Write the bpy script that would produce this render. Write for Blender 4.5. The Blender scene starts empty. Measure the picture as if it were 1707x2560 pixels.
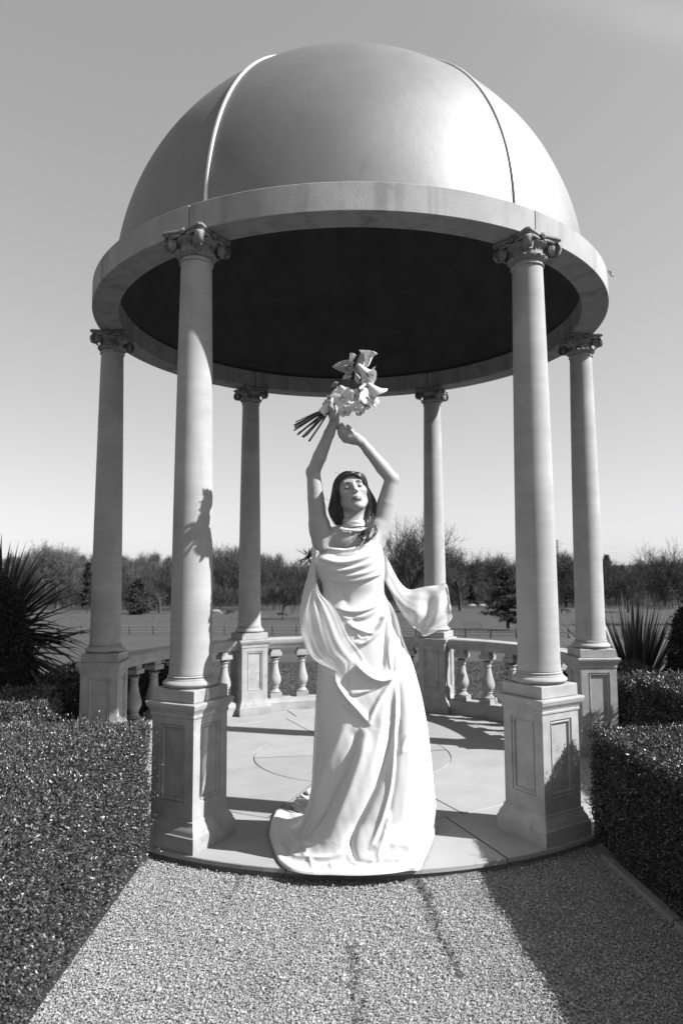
import bpy, math, random
import numpy as np
R = math.radians
rng = np.random.default_rng(7)
random.seed(7)
SC = bpy.context.scene
COL = SC.collection

# ------------------------------------------------------------------ camera
CAM_LOC = np.array([0.0, -4.8274, 1.24])
FPX, PITCH, YAW, ROLL = 1723.94, 0.0863, -0.0130, -0.0049     # focal length in pixels of the 1707 x 2560 photograph
def cam_axes():
    cy, sy = math.cos(YAW), math.sin(YAW)
    fwd = np.array([sy*math.cos(PITCH), cy*math.cos(PITCH), math.sin(PITCH)])
    r = np.array([cy, -sy, 0.0]); u = np.cross(r, fwd)
    cr, sr = math.cos(ROLL), math.sin(ROLL)
    return cr*r+sr*u, -sr*r+cr*u, fwd
CR, CU, CF = cam_axes()
cam = bpy.data.cameras.new('camera'); camo = bpy.data.objects.new('camera', cam); COL.objects.link(camo)
import mathutils
M = mathutils.Matrix(((CR[0], CU[0], -CF[0], CAM_LOC[0]), (CR[1], CU[1], -CF[1], CAM_LOC[1]), (CR[2], CU[2], -CF[2], CAM_LOC[2]), (0, 0, 0, 1)))
camo.matrix_world = M
cam.sensor_fit = 'HORIZONTAL'; cam.sensor_width = 24.0; cam.lens = FPX/1707*24.0
cam.clip_start = 0.05; cam.clip_end = 6000
cam.dof.use_dof = True; cam.dof.focus_distance = 3.15; cam.dof.aperture_fstop = 3.6
SC.camera = camo

# ------------------------------------------------------------------ light
SUN_AZ, SUN_EL = R(14.5), R(40.0)            # azimuth measured from +x towards the camera
sd = np.array([math.cos(SUN_EL)*math.cos(SUN_AZ), -math.cos(SUN_EL)*math.sin(SUN_AZ), math.sin(SUN_EL)])
sun = bpy.data.lights.new('sun', 'SUN'); sun.energy = 5.0; sun.angle = R(0.53); sun.color = (1, 1, 1)
suno = bpy.data.objects.new('sun', sun); COL.objects.link(suno)
suno.rotation_euler = mathutils.Vector(-sd).to_track_quat('-Z', 'Y').to_euler()
w = bpy.data.worlds.new('World'); SC.world = w; w.use_nodes = True
nt = w.node_tree; nt.nodes.clear()
sky = nt.nodes.new('ShaderNodeTexSky'); sky.sky_type = 'NISHITA'; sky.sun_disc = False
sky.sun_elevation = SUN_EL; sky.sun_rotation = math.atan2(sd[0], sd[1])
sky.air_density = 1.0; sky.dust_density = 0.8; sky.ozone_density = 1.0
# the photograph is black and white, as through a light yellow-red filter: mostly the sky's red and green
sep = nt.nodes.new('ShaderNodeSeparateColor'); nt.links.new(sky.outputs[0], sep.inputs[0])
def wm(op, a, b=None, c=None):
    n = nt.nodes.new('ShaderNodeMath'); n.operation = op
    for i, v in enumerate((a, b, c)):
        if v is None: continue
        if isinstance(v, (int, float)): n.inputs[i].default_value = v
        else: nt.links.new(v, n.inputs[i])
    return n.outputs[0]
s1 = wm('MULTIPLY', sep.outputs[0], 0.80)
s2 = wm('MULTIPLY_ADD', sep.outputs[1], 0.50, s1)
s3 = wm('MULTIPLY_ADD', sep.outputs[2], 0.34, s2)
s3 = wm('MULTIPLY', wm('POWER', wm('MULTIPLY', s3, 1/6.0), 0.62), 5.75)      # film response of the clear sky
# a faint wisp of high cloud crossing the sky towards the upper right
_d1 = CF+CR*(1290-853.5)/FPX-CU*(-60-1280)/FPX; _d2 = CF+CR*(1760-853.5)/FPX-CU*(75-1280)/FPX; _n = np.cross(_d1, _d2); _n /= np.linalg.norm(_n); _c = _d2/np.linalg.norm(_d2)
wtc = nt.nodes.new('ShaderNodeTexCoord')
def wdot(v):
    n = nt.nodes.new('ShaderNodeVectorMath'); n.operation = 'DOT_PRODUCT'; nt.links.new(wtc.outputs['Generated'], n.inputs[0]); n.inputs[1].default_value = tuple(v); return n.outputs['Value']
band = wm('POWER', 2.71828, wm('MULTIPLY', wm('POWER', wm('ABSOLUTE', wm('MULTIPLY', wdot(_n), 1/.022)), 2.0), -1.0))
wn = nt.nodes.new('ShaderNodeTexNoise'); wn.inputs['Scale'].default_value = 9; wn.inputs['Detail'].default_value = 5; nt.links.new(wtc.outputs['Generated'], wn.inputs['Vector'])
near = nt.nodes.new('ShaderNodeMapRange'); nt.links.new(wdot(_c), near.inputs[0]); near.inputs[1].default_value = .955; near.inputs[2].default_value = 1.0
s3 = wm('MULTIPLY_ADD', wm('MULTIPLY', wm('MULTIPLY', band, near.outputs[0]), wn.outputs['Fac']), 1.1, s3)
bg = nt.nodes.new('ShaderNodeBackground'); bg.inputs['Strength'].default_value = 0.055
wo = nt.nodes.new('ShaderNodeOutputWorld')
nt.links.new(s3, bg.inputs['Color']); nt.links.new(bg.outputs[0], wo.inputs[0])
SC.view_settings.view_transform = 'Standard'; SC.view_settings.look = 'None'
SC.view_settings.exposure = 1.12; SC.view_settings.gamma = 1.0; SC.view_settings.use_curve_mapping = False
SC.render.engine = 'CYCLES'
SC.render.resolution_x = 682; SC.render.resolution_y = 1024

# ------------------------------------------------------------------ helpers
def ray_at(u, v, y=None, z=None):
    """world point of the photograph's pixel (u, v) at depth y or at height z"""
    d = CF + CR*(u-853.5)/FPX - CU*(v-1280)/FPX
    t = (y-CAM_LOC[1])/d[1] if y is not None else (z-CAM_LOC[2])/d[2]
    return CAM_LOC + t*d
def project(P):
    q = np.asarray(P)-CAM_LOC; z = q@CF
    return 853.5+FPX*(q@CR)/z, 1280-FPX*(q@CU)/z

def tag(o, label=None, cat=None, group=None, kind=None):
    if label: o['label'] = label
    if cat: o['category'] = cat
    if group: o['group'] = group
    if kind: o['kind'] = kind
    return o
def empty(name, loc=(0, 0, 0), rz=0.0, parent=None):
    o = bpy.data.objects.new(name, None); COL.objects.link(o); o.location = loc; o.rotation_euler.z = rz
    o.empty_display_size = 0.1
    if parent: o.parent = parent
    return o
def mesh_np(name, V, Q=None, T=None, smooth=True, attr=None):
    V = np.asarray(V, np.float32)
    me = bpy.data.meshes.new(name)
    loops = []; tot = []
    if Q is not None and len(Q): loops.append(np.asarray(Q, np.int32).ravel()); tot.append(np.full(len(Q), 4, np.int32))
    if T is not None and len(T): loops.append(np.asarray(T, np.int32).ravel()); tot.append(np.full(len(T), 3, np.int32))
    loops = np.concatenate(loops); tot = np.concatenate(tot)
    me.vertices.add(len(V)); me.vertices.foreach_set('co', V.ravel())
    me.loops.add(len(loops)); me.loops.foreach_set('vertex_index', loops)
    me.polygons.add(len(tot)); st = np.zeros(len(tot), np.int32); st[1:] = np.cumsum(tot)[:-1]
    me.polygons.foreach_set('loop_start', st); me.polygons.foreach_set('loop_total', tot)
    me.polygons.foreach_set('use_smooth', np.full(len(tot), smooth is True))
    me.update(calc_edges=True)
    if attr is not None:
        for k, a in attr.items():
            at = me.attributes.new(k, 'FLOAT', 'POINT'); at.data.foreach_set('value', np.asarray(a, np.float32))
    return me
def link(name, me, mat=None, parent=None, loc=None, rz=None):
    o = bpy.data.objects.new(name, me); COL.objects.link(o)
    if mat and not len(me.materials): me.materials.append(mat)
    if parent: o.parent = parent
    if loc is not None: o.location = loc
    if rz is not None: o.rotation_euler.z = rz
    return o
class MB:
    """collects pieces of geometry into one mesh"""
    def __init__(s): s.V = []; s.Q = []; s.T = []; s.n = 0; s.A = []
    def add(s, V, Q=None, T=None, a=0.0):
        V = np.asarray(V, float).reshape(-1, 3)
        if Q is not None and len(Q): s.Q.append(np.asarray(Q, int)+s.n)
        if T is not None and len(T): s.T.append(np.asarray(T, int)+s.n)
        s.V.append(V); s.n += len(V); s.A.append(np.full(len(V), a) if np.isscalar(a) else np.asarray(a))
        return s
    def box(s, c, h, R3=None, a=0.0):
        c = np.array(c, float); h = np.array(h, float)
        v = np.array([[x, y, z] for x in (-1, 1) for y in (-1, 1) for z in (-1, 1)])*h
        if R3 is not None: v = v@np.asarray(R3).T
        return s.add(v+c, [[0, 1, 3, 2], [4, 6, 7, 5], [0, 4, 5, 1], [2, 3, 7, 6], [0, 2, 6, 4], [1, 5, 7, 3]], a=a)
    def grid(s, P, wrapu=False, wrapv=False, a=0.0):
        P = np.asarray(P); n, m = P.shape[:2]
        i = np.arange(n if wrapu else n-1); j = np.arange(m if wrapv else m-1)
        I, J = np.meshgrid(i, j, indexing='ij'); I2 = (I+1) % n; J2 = (J+1) % m
        q = np.stack([I*m+J, I2*m+J, I2*m+J2, I*m+J2], -1).reshape(-1, 4)
        return s.add(P.reshape(-1, 3), q, a=a)
    def lathe(s, prof, n=32, c=(0, 0, 0), close=False, a=0.0):
        prof = np.array(prof, float); t = np.linspace(0, 2*np.pi, n, endpoint=False)
        P = np.stack([np.outer(np.cos(t), prof[:, 0]), np.outer(np.sin(t), prof[:, 0]), np.outer(np.ones(n), prof[:, 1])], -1)+np.array(c)
        return s.grid(P, wrapu=True, wrapv=close, a=a)
    def tube(s, pts, rad, n=6, cap=True, a=0.0):
        pts = np.asarray(pts, float); rad = np.broadcast_to(np.asarray(rad, float), (len(pts),))
        t = np.gradient(pts, axis=0); t /= np.linalg.norm(t, axis=1)[:, None]+1e-12
        ref = np.array([0, 0, 1.0]) if abs(t[:, 2]).mean() < .85 else np.array([0, 1.0, 0])
        n1 = np.cross(t, ref); n1 /= np.linalg.norm(n1, axis=1)[:, None]+1e-12; n2 = np.cross(t, n1)
        th = np.linspace(0, 2*np.pi, n, endpoint=False)
        P = pts[:, None]+rad[:, None, None]*(np.cos(th)[None, :, None]*n1[:, None]+np.sin(th)[None, :, None]*n2[:, None])
        b = s.n; s.grid(P, wrapv=True, a=a)
        if cap:
            k = len(pts)
            for e, base in ((0, b), (k-1, b+(k-1)*n)):
                s.add([pts[e]], a=a); c = s.n-1
                s.T.append(np.array([[base+i, base+(i+1) % n, c] for i in range(n)]))
        return s
    def arrays(s):
        return (np.concatenate(s.V), np.concatenate(s.Q) if s.Q else None, np.concatenate(s.T) if s.T else None)
    def mesh(s, name, smooth=True, attr=False):
        V, Q, T = s.arrays()
        return mesh_np(name, V, Q, T, smooth, {'tone': np.concatenate(s.A)} if attr else None)
    def build(s, name, mat, parent=None, smooth=True, attr=False, loc=None, rz=None):
        return link(name, s.mesh(name, smooth, attr), mat, parent, loc, rz)
def autosmooth(me, deg=35):
    """smooth shading with sharp edges above an angle"""
    import bmesh
    bm = bmesh.new(); bm.from_mesh(me)
    bmesh.ops.remove_doubles(bm, verts=bm.verts, dist=1e-5)
    bmesh.ops.recalc_face_normals(bm, faces=bm.faces)
    for e in bm.edges:
        e.smooth = not (len(e.link_faces) == 2 and e.calc_face_angle(0) > R(deg))
    for f in bm.faces: f.smooth = True
    bm.to_mesh(me); bm.free(); return me
def catmull(P, n):
    P = np.asarray(P, float); k = len(P)
    if k == 2:
        t = np.linspace(0, 1, n)[:, None]; return P[0]*(1-t)+P[1]*t
    x = np.linspace(0, k-1, n); i = np.clip(x.astype(int), 0, k-2); f = (x-i)[:, None]
    p0 = P[np.maximum(i-1, 0)]; p1 = P[i]; p2 = P[i+1]; p3 = P[np.minimum(i+2, k-1)]
    return .5*((2*p1)+(-p0+p2)*f+(2*p0-5*p1+4*p2-p3)*f**2+(-p0+3*p1-3*p2+p3)*f**3)
def rotz(a):
    c, s_ = math.cos(a), math.sin(a); return np.array([[c, -s_, 0], [s_, c, 0], [0, 0, 1]])
def rmat(ax, a):
    ax = np.array(ax, float); ax /= np.linalg.norm(ax); K = np.array([[0, -ax[2], ax[1]], [ax[2], 0, -ax[0]], [-ax[1], ax[0], 0]])
    return np.eye(3)+math.sin(a)*K+(1-math.cos(a))*K@K

# ------------------------------------------------------------------ materials
def G(v): return (v, v, v, 1)
def mat(name, base=0.3, var=0.0, scale=8.0, rough=0.8, bump=0.0, bscale=60.0, metal=0.0, spec=0.5, detail=6, stain=None,
        attr=False, sub=0.0, sheen=0.0, streak=None, coat=0.0, bdist=0.003, rvar=0.0, band=0.0):
    m = bpy.data.materials.new(name); m.use_nodes = True; n = m.node_tree; b = n.nodes['Principled BSDF']
    tc = n.nodes.new('ShaderNodeTexCoord'); OB = tc.outputs['Object']
    def noise(sc, det=6, ro=.6, vec=None, dim='3D'):
        t = n.nodes.new('ShaderNodeTexNoise'); t.inputs['Scale'].default_value = sc; t.inputs['Detail'].default_value = det; t.inputs['Roughness'].default_value = ro
        n.links.new(vec or OB, t.inputs['Vector']); return t.outputs['Fac']
    def ramp(inp, a, b_, lo, hi):
        r = n.nodes.new('ShaderNodeMapRange'); n.links.new(inp, r.inputs['Value'])
        r.inputs['From Min'].default_value = a; r.inputs['From Max'].default_value = b_; r.inputs['To Min'].default_value = lo; r.inputs['To Max'].default_value = hi
        return r.outputs[0]
    def mul(x, y):
        t = n.nodes.new('ShaderNodeMath'); t.operation = 'MULTIPLY'
        for i, v in enumerate((x, y)):
            if isinstance(v, (int, float)): t.inputs[i].default_value = v
            else: n.links.new(v, t.inputs[i])
        return t.outputs[0]
    val = None
    if var: val = ramp(noise(scale, detail), .3, .7, base*(1-var), base*(1+var))
    else:
        vn = n.nodes.new('ShaderNodeValue'); vn.outputs[0].default_value = base; val = vn.outputs[0]
    if stain:   # (scale, threshold, strength): patches of dirt or lichen with a shape of their own
        val = mul(val, ramp(noise(stain[0], 8, .7), stain[1], stain[1]+.12, 1.0, stain[2]))
    if streak:  # (xy scale, z scale, threshold, strength): rain streaks running down
        mp = n.nodes.new('ShaderNodeMapping'); n.links.new(OB, mp.inputs[0]); mp.inputs['Scale'].default_value = (streak[0], streak[0], streak[1])
        val = mul(val, ramp(noise(1.0, 4, .6, mp.outputs[0]), streak[2], streak[2]+.14, 1.0, streak[3]))
    if band:    # faint rings left by the lathe the shaft was turned on
        mp = n.nodes.new('ShaderNodeMapping'); n.links.new(OB, mp.inputs[0]); mp.inputs['Scale'].default_value = (.6, .6, 16)
        val = mul(val, ramp(noise(1.0, 5, .7, mp.outputs[0]), .3, .7, 1-band*1.6, 1+band))
    if attr:
        at = n.nodes.new('ShaderNodeAttribute'); at.attribute_name = 'tone'; val = mul(val, at.outputs['Fac'])
    n.links.new(val, b.inputs['Base Color'])
    b.inputs['Roughness'].default_value = rough; b.inputs['Metallic'].default_value = metal; b.inputs['Specular IOR Level'].default_value = spec
    if rvar: n.links.new(ramp(noise(scale*1.7, 5), .3, .7, rough-rvar, rough+rvar), b.inputs['Roughness'])
    if sub: b.inputs['Subsurface Weight'].default_value = sub; b.inputs['Subsurface Radius'].default_value = (.01, .01, .01); b.inputs['Subsurface Scale'].default_value = 1.0
    if sheen: b.inputs['Sheen Weight'].default_value = sheen
    if coat: b.inputs['Coat Weight'].default_value = coat; b.inputs['Coat Roughness'].default_value = .25
    if bump:
        bp = n.nodes.new('ShaderNodeBump'); bp.inputs['Strength'].default_value = bump; bp.inputs['Distance'].default_value = bdist
        n.links.new(noise(bscale, 8, .65), bp.inputs['Height']); n.links.new(bp.outputs[0], b.inputs['Normal'])
    return m
MAT = {}
MAT['stone'] = mat('column_stone', .285, .15, 5, .85, .35, 220, stain=(9, .64, .80), streak=(26, 1.5, .60, .84), band=.05)
MAT['stone_ped'] = mat('pedestal_stone', .27, .20, 9, .88, .5, 160, stain=(6, .57, .68), streak=(18, 2.5, .60, .80))
MAT['stone_cap'] = mat('weathered_capital_stone', .19, .22, 30, .9, .7, 120, stain=(22, .54, .55))
MAT['stone_ring'] = mat('ring_beam_stone', .275, .13, 5, .88, .5, 130, stain=(8, .57, .70), streak=(8, .7, .50, .74))
MAT['slab'] = mat('paving_slab_stone', .25, .10, 4, .82, .3, 140, stain=(13, .62, .74), attr=True)
MAT['joint'] = mat('paving_joint_mortar', .12, .3, 30, .95)
MAT['dome'] = mat('dull_metallic_dome_paint', .205, .08, 2.2, .62, .12, 14, metal=.78, stain=(3.0, .62, .86), streak=(9, .8, .60, .88), bdist=.01, rvar=.02)
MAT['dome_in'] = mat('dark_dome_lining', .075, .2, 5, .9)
MAT['rib'] = mat('dome_seam_lip', .62, .08, 10, .40, metal=.4)
MAT['gravel'] = mat('gravel_stone', .27, .0, 5, .85, attr=True)
MAT['gravel_bed'] = mat('gravel_bed', .19, .4, 90, .95, .8, 200)
MAT['kerb'] = mat('kerb_concrete', .18, .25, 40, .92, .6, 150)
MAT['leaf'] = mat('hedge_leaf', .046, 0, 5, .38, attr=True, spec=.6)
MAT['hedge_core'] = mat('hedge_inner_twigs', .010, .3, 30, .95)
MAT['spike'] = mat('sword_leaf', .05, .3, 10, .42, attr=True)
MAT['grass'] = mat('field_grass', .030, .35, .9, .95, 0, stain=(.05, .5, .75))
MAT['lawn'] = mat('lawn_grass_blade', .048, 0, 8, .8, attr=True)
MAT['bark'] = mat('winter_bark', .042, .3, 6, .9)
MAT['bark_pale'] = mat('pale_winter_bark', .09, .3, 6, .9)
MAT['twig'] = mat('wood_twigs', .032, .0, .05, .95, attr=True)
MAT['evergreen'] = mat('evergreen_needles', .028, .3, 1.5, .8)
MAT['wood_post'] = mat('weathered_fence_wood', .10, .3, 6, .9)
MAT['cow'] = mat('cattle_hide', .02, .3, 2, .8)
MAT['sheep'] = mat('pale_cattle_hide', .28, .1, 2, .9)
MAT['steel'] = mat('galvanised_steel', .22, .1, 2, .6, metal=.3)
MAT['skin'] = mat('skin', .30, .04, 14, .42, .10, 260, attr=True, sub=.04, spec=.42)
MAT['hair'] = mat('dark_hair', .024, 0, 90, .30, attr=True, spec=.6)
MAT['lash'] = mat('lashes_and_brows', .03, 0, 5, .7)
MAT['satin'] = mat('white_satin', .53, .0, 5, .36, .05, 500, spec=.40)
MAT['petal'] = mat('white_petal', .55, .08, 60, .5, .2, 90, sub=.15)
MAT['anth'] = mat('quilted_leaf_petal', .30, .10, 60, .32, attr=True)
MAT['stem'] = mat('dark_green_stem', .05, .2, 50, .4)
MAT['bud'] = mat('grey_green_bud', .16, .2, 80, .5)
MAT['debris'] = mat('dead_twig', .04, .2, 50, .9)
def chiffon(name, transp):
    m = bpy.data.materials.new(name); m.use_nodes = True; n = m.node_tree; n.nodes.clear()
    o = n.nodes.new('ShaderNodeOutputMaterial'); d = n.nodes.new('ShaderNodeBsdfDiffuse'); d.inputs[0].default_value = G(.70)
    tl = n.nodes.new('ShaderNodeBsdfTranslucent'); tl.inputs[0].default_value = G(.70); tr = n.nodes.new('ShaderNodeBsdfTransparent')
    m1 = n.nodes.new('ShaderNodeMixShader'); m1.inputs[0].default_value = .42; n.links.new(d.outputs[0], m1.inputs[1]); n.links.new(tl.outputs[0], m1.inputs[2])
    lw = n.nodes.new('ShaderNodeLayerWeight'); lw.inputs[0].default_value = .35     # sheer cloth turns denser at grazing angles
    mr = n.nodes.new('ShaderNodeMapRange'); n.links.new(lw.outputs['Facing'], mr.inputs[0]); mr.inputs[3].default_value = transp; mr.inputs[4].default_value = .03
    m2 = n.nodes.new('ShaderNodeMixShader'); n.links.new(mr.outputs[0], m2.inputs[0]); n.links.new(m1.outputs[0], m2.inputs[1]); n.links.new(tr.outputs[0], m2.inputs[2])
    n.links.new(m2.outputs[0], o.inputs[0]); return m
MAT['chiffon'] = chiffon('sheer_white_chiffon', .40)

# ================================================================== THE GROUND
def ground_z(x, y):
    d = np.asarray(y, float)-CAM_LOC[1]
    z = np.interp(d, [-50, 8.2, 12, 40, 90, 210, 260, 400, 700, 1000, 1600, 5000], [-.06, -.06, -.35, -3.3, -7.3, -10.3, -11.4, -11, 6, 8, 9, 9])
    return z+np.where(d > 30, .35*np.sin(np.asarray(x)*.04+d*.03), 0)
def sheet(name, xs, ys, zf, m, kind='structure'):
    X, Y = np.meshgrid(xs, ys, indexing='ij')
    b = MB(); b.grid(np.stack([X, Y, zf(X, Y)], -1)); return tag(b.build(name, m), kind=kind)
gx = np.concatenate([-np.geomspace(3500, 6, 60), np.linspace(-5, 5, 11), np.geomspace(6, 3500, 60)])
gy = np.concatenate([[-400, -60, -20, -10], np.linspace(-6, 40, 70), np.geomspace(41, 5000, 110)])
sheet('ground', gx, gy, ground_z, MAT['grass'])

# gravel path in front of the temple
sheet('path', np.linspace(-1.05, 1.45, 24), np.linspace(-6.5, -1.2, 50), lambda X, Y: -.052+0*X, MAT['gravel_bed'])
def gravel():
    xs, ys = [], []
    y = -4.35; 
    # even, jittered packing; wider spacing nobody sees behind the camera
    st = .0047
    gx_ = np.arange(-.98, 1.34, st); gy_ = np.arange(-3.25, -1.45, st)
    X, Y = np.meshgrid(gx_, gy_); X = X.ravel()+rng.normal(0, .0019, X.size); Y = Y.ravel()+rng.normal(0, .0019, Y.size)
    r = np.hypot(X, Y); k = (r > 1.835) & (X < 1.10+.085*(-1.5-Y))
    X, Y = X[k], Y[k]
    n = len(X)
    z = -.045+rng.normal(0, .0035, n)
    sz = rng.lognormal(math.log(.0030), .30, n)
    tone = rng.lognormal(0, .26, n)
    # worn hollows and cracks where dark debris has gathered; darker platform edge
    def crack_or_edge(pts, w_, depth):
        nonlocal z, tone
        P = np.array([ray_at(u, v, z=-.045)[:2] for u, v in pts]); P = catmull(P, 60)
        P[1:-1] += rng.normal(0, .012, (58, 2))
        q = np.stack([X, Y], 1); d = np.full(n, 9.)
        for i in range(len(P)-1):
            a, b_ = P[i], P[i+1]; ab = b_-a; t = np.clip(((q-a)@ab)/(ab@ab+1e-9), 0, 1); d = np.minimum(d, np.linalg.norm(q-a-t[:, None]*ab, axis=1))
        ww = w_*(.6+.8*rng.random(n)); f = np.exp(-(d/ww)**2)*depth
        tone = tone*(1-.82*np.minimum(f, 1)); z = z-.003*f
    crack_or_edge([(1030, 2185), (1065, 2240), (1080, 2300), (1105, 2360), (1150, 2450)], .008, 1.1)
    crack_or_edge([(1030, 2188), (1045, 2215), (1070, 2250)], .013, .9)
    crack_or_edge([(875, 2370), (885, 2440), (892, 2540), (890, 2600)], .007, .9)
    crack_or_edge([(610, 2180), (590, 2220), (560, 2290)], .006, .6)
    crack_or_edge([(380, 2128), (685, 2178), (900, 2187), (1140, 2177), (1483, 2105)], .010, .8)  # gravel darker and slightly sunk along the platform's front edge
    for _ in range(26):
        cx, cy = rng.uniform(-.9, 1.15), rng.uniform(-3.6, -1.9); f = np.exp(-(np.hypot(X-cx, (Y-cy)*.7)/rng.uniform(.04, .13))**2); tone = tone*(1-.22*f*rng.random())
    base = np.array([[1, 0, 0], [0, 1, 0], [-1, 0, 0], [0, -1, 0], [0, 0, .50], [0, 0, -.5]], float)
    T = np.array([[0, 1, 4], [1, 2, 4], [2, 3, 4], [3, 0, 4], [1, 0, 5], [3, 2, 5]])
    V = base[None]*(1+rng.normal(0, .22, (n, 6, 3)))*sz[:, None, None]
    V = V+rng.normal(0, .12, (n, 6, 3))*sz[:, None, None]
    a = rng.uniform(0, 2*np.pi, n); c, s_ = np.cos(a), np.sin(a); tl = rng.normal(0, .38, n)
    x1 = V[..., 0]*c[:, None]-V[..., 1]*s_[:, None]; y1 = V[..., 0]*s_[:, None]+V[..., 1]*c[:, None]; z1 = V[..., 2]
    y2 = y1*np.cos(tl)[:, None]-z1*np.sin(tl)[:, None]; z2 = y1*np.sin(tl)[:, None]+z1*np.cos(tl)[:, None]
    V = np.stack([x1+X[:, None], y2+Y[:, None], z2+z[:, None]], -1).reshape(-1, 3)
    TT = (T[None]+(np.arange(n)*6)[:, None, None]).reshape(-1, 3)
    me = mesh_np('gravel', V, None, TT, False, {'tone': np.repeat(np.clip(tone, .08, 2.2), 6)})
    o = link('gravel', me, MAT['gravel']); tag(o, 'loose pale gravel chippings covering the path up to the platform edge', 'gravel', kind='stuff')
gravel()

# kerb stones along the path, right and left
def kerb_line(x0, ys, name, lab, lean=0.0):
    root = empty(name, (x0, ys[0], -.078)); tag(root, lab, 'kerb')
    for a, b_ in zip(ys[:-1], ys[1:]):
        m = MB(); m.box((lean*((a+b_)/2-ys[0]), (a+b_)/2-ys[0], .022), (.022, (b_-a)/2-.004, .035), rotz(-math.atan(lean))@rmat((1, 0, 0), rng.normal(0, .004)))
        me = m.mesh('kerb_stone', False)
        o = link('kerb_stone', me, MAT['kerb'], root)
        bv = o.modifiers.new('bevel', 'BEVEL'); bv.width = .006; bv.segments = 2
kerb_line(1.38, [-4.6, -4.0, -3.4, -2.8, -2.2, -1.60], 'path_kerb', 'low concrete kerb edging the shaded right side of the gravel path', -.085)
kerb_line(-.985, [-4.6, -4.0, -3.4, -2.8, -2.2, -1.62], 'path_kerb', 'low sunlit kerb peeping out under the left hedge beside the gravel')

# ------------------------------------------------------------------ round platform: slabs are pieces of it
RP = 1.8467
plat = MB(); plat.lathe([(.001, -.012), (RP-.012, -.012), (RP-.012, -.07), (.001, -.07)], 120)
platform = tag(plat.build('platform', MAT['joint'], smooth=False), kind='structure')
def slab(r0, r1, a0, a1, cut=None):
    """one paving slab between two radii and two angles, joint edges pulled in, top slightly dished by wear"""
    g = .0022; n = max(3, int((a1-a0)/.05)+1)
    def arc(r, inner):
        d = g/max(r, .02); return np.linspace(a0+d, a1-d, n)
    top = rng.normal(0, .0009); tilt = rng.normal(0, .0006, 2)
    P = []
    for r, z in ((r0+g, -.02), (r0+g, -.0035), (r0+g+.0025, 0), (r1-g-.0025, 0), (r1-g, -.0035), (r1-g, -.02)):
        r = max(r, .003); t = arc(r, 0); P.append(np.stack([r*np.cos(t), r*np.sin(t), z+top+tilt[0]*r*np.cos(t)+tilt[1]*r*np.sin(t)], -1))
    b = MB(); b.grid(np.array(P))
    o = b.build('paving_slab', MAT['slab'], platform, smooth=False)
    tn = rng.normal(1.0, .045); at = o.data.attributes.new('tone', 'FLOAT', 'POINT'); at.data.foreach_set('value', np.full(len(o.data.vertices), tn, np.float32))
off = R(-75.6)
for i, a in enumerate((0, 97, 180, 268)):
    b = (97, 180, 268, 360)[i]; slab(0.002, .665, R(a+9), R(b+9))
for r0, r1, n, sh in ((.665, 1.30, 8, .2), (1.30, RP, 12, .12)):
    for i in range(n): slab(r0, r1 if r1 < RP else RP, off+sh+2*np.pi*i/n, off+sh+2*np.pi*(i+1)/n)

# ================================================================== THE TEMPLE
TH = .0505; RC = 1.6788; PW = .1229; CW = .147; BW = .152
AZ = {'FL': R(-120)+TH, 'FR': R(-60)+TH, 'ML': R(180)+TH, 'MR': TH, 'BL': R(120)+TH, 'BR': R(60)+TH}
temple = empty('garden_temple', (0, 0, 0))
tag(temple, 'round open stone temple with six columns, balustrade and a dull metallic dome', 'garden temple')
def sq_profile(prof):
    """square-plan moulding: prof is (half width, z) from bottom to top"""
    prof = np.array(prof, float); P = []
    for sx, sy in ((1, 1), (-1, 1), (-1, -1), (1, -1)):
        P.append(np.stack([sx*prof[:, 0], sy*prof[:, 0], prof[:, 1]], -1))
    b = MB(); b.grid(np.array(P), wrapu=True)
    n = len(prof); b.Q.append(np.array([[0, n, 2*n, 3*n], [n-1, 4*n-1, 3*n-1, 2*n-1]])); return b
ogee = lambda w0, z0, w1, z1, n=7: [(w0+(w1-w0)*(.5-.5*math.cos(math.pi*t)), z0+(z1-z0)*t) for t in np.linspace(0, 1, n)]
base_me = autosmooth(sq_profile([(.1, 0), (BW, 0), (BW+.001, .004), (BW+.001, .068), (BW-.003, .071), (BW-.004, .074)]+ogee(BW-.006, .078, PW+.006, .122)+[(PW+.006, .126), (PW+.001, .130), (.1, .130)]).mesh('pedestal_base'), 30)
cap_me = autosmooth(sq_profile([(.1, .575), (PW+.001, .575), (PW+.005, .579), (PW+.006, .588), (PW+.003, .592)]+ogee(PW+.004, .594, CW-.003, .628)+[(CW-.003, .631), (CW, .632), (CW, .641), (CW-.003, .644), (.1, .646)]).mesh('pedestal_cap'), 30)
blk_me = autosmooth(sq_profile([(.05, .646), (PW-.002, .646), (PW, .649), (PW, .699), (PW-.003, .7025), (.03, .7035)]).mesh('plinth_block'), 30)
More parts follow.
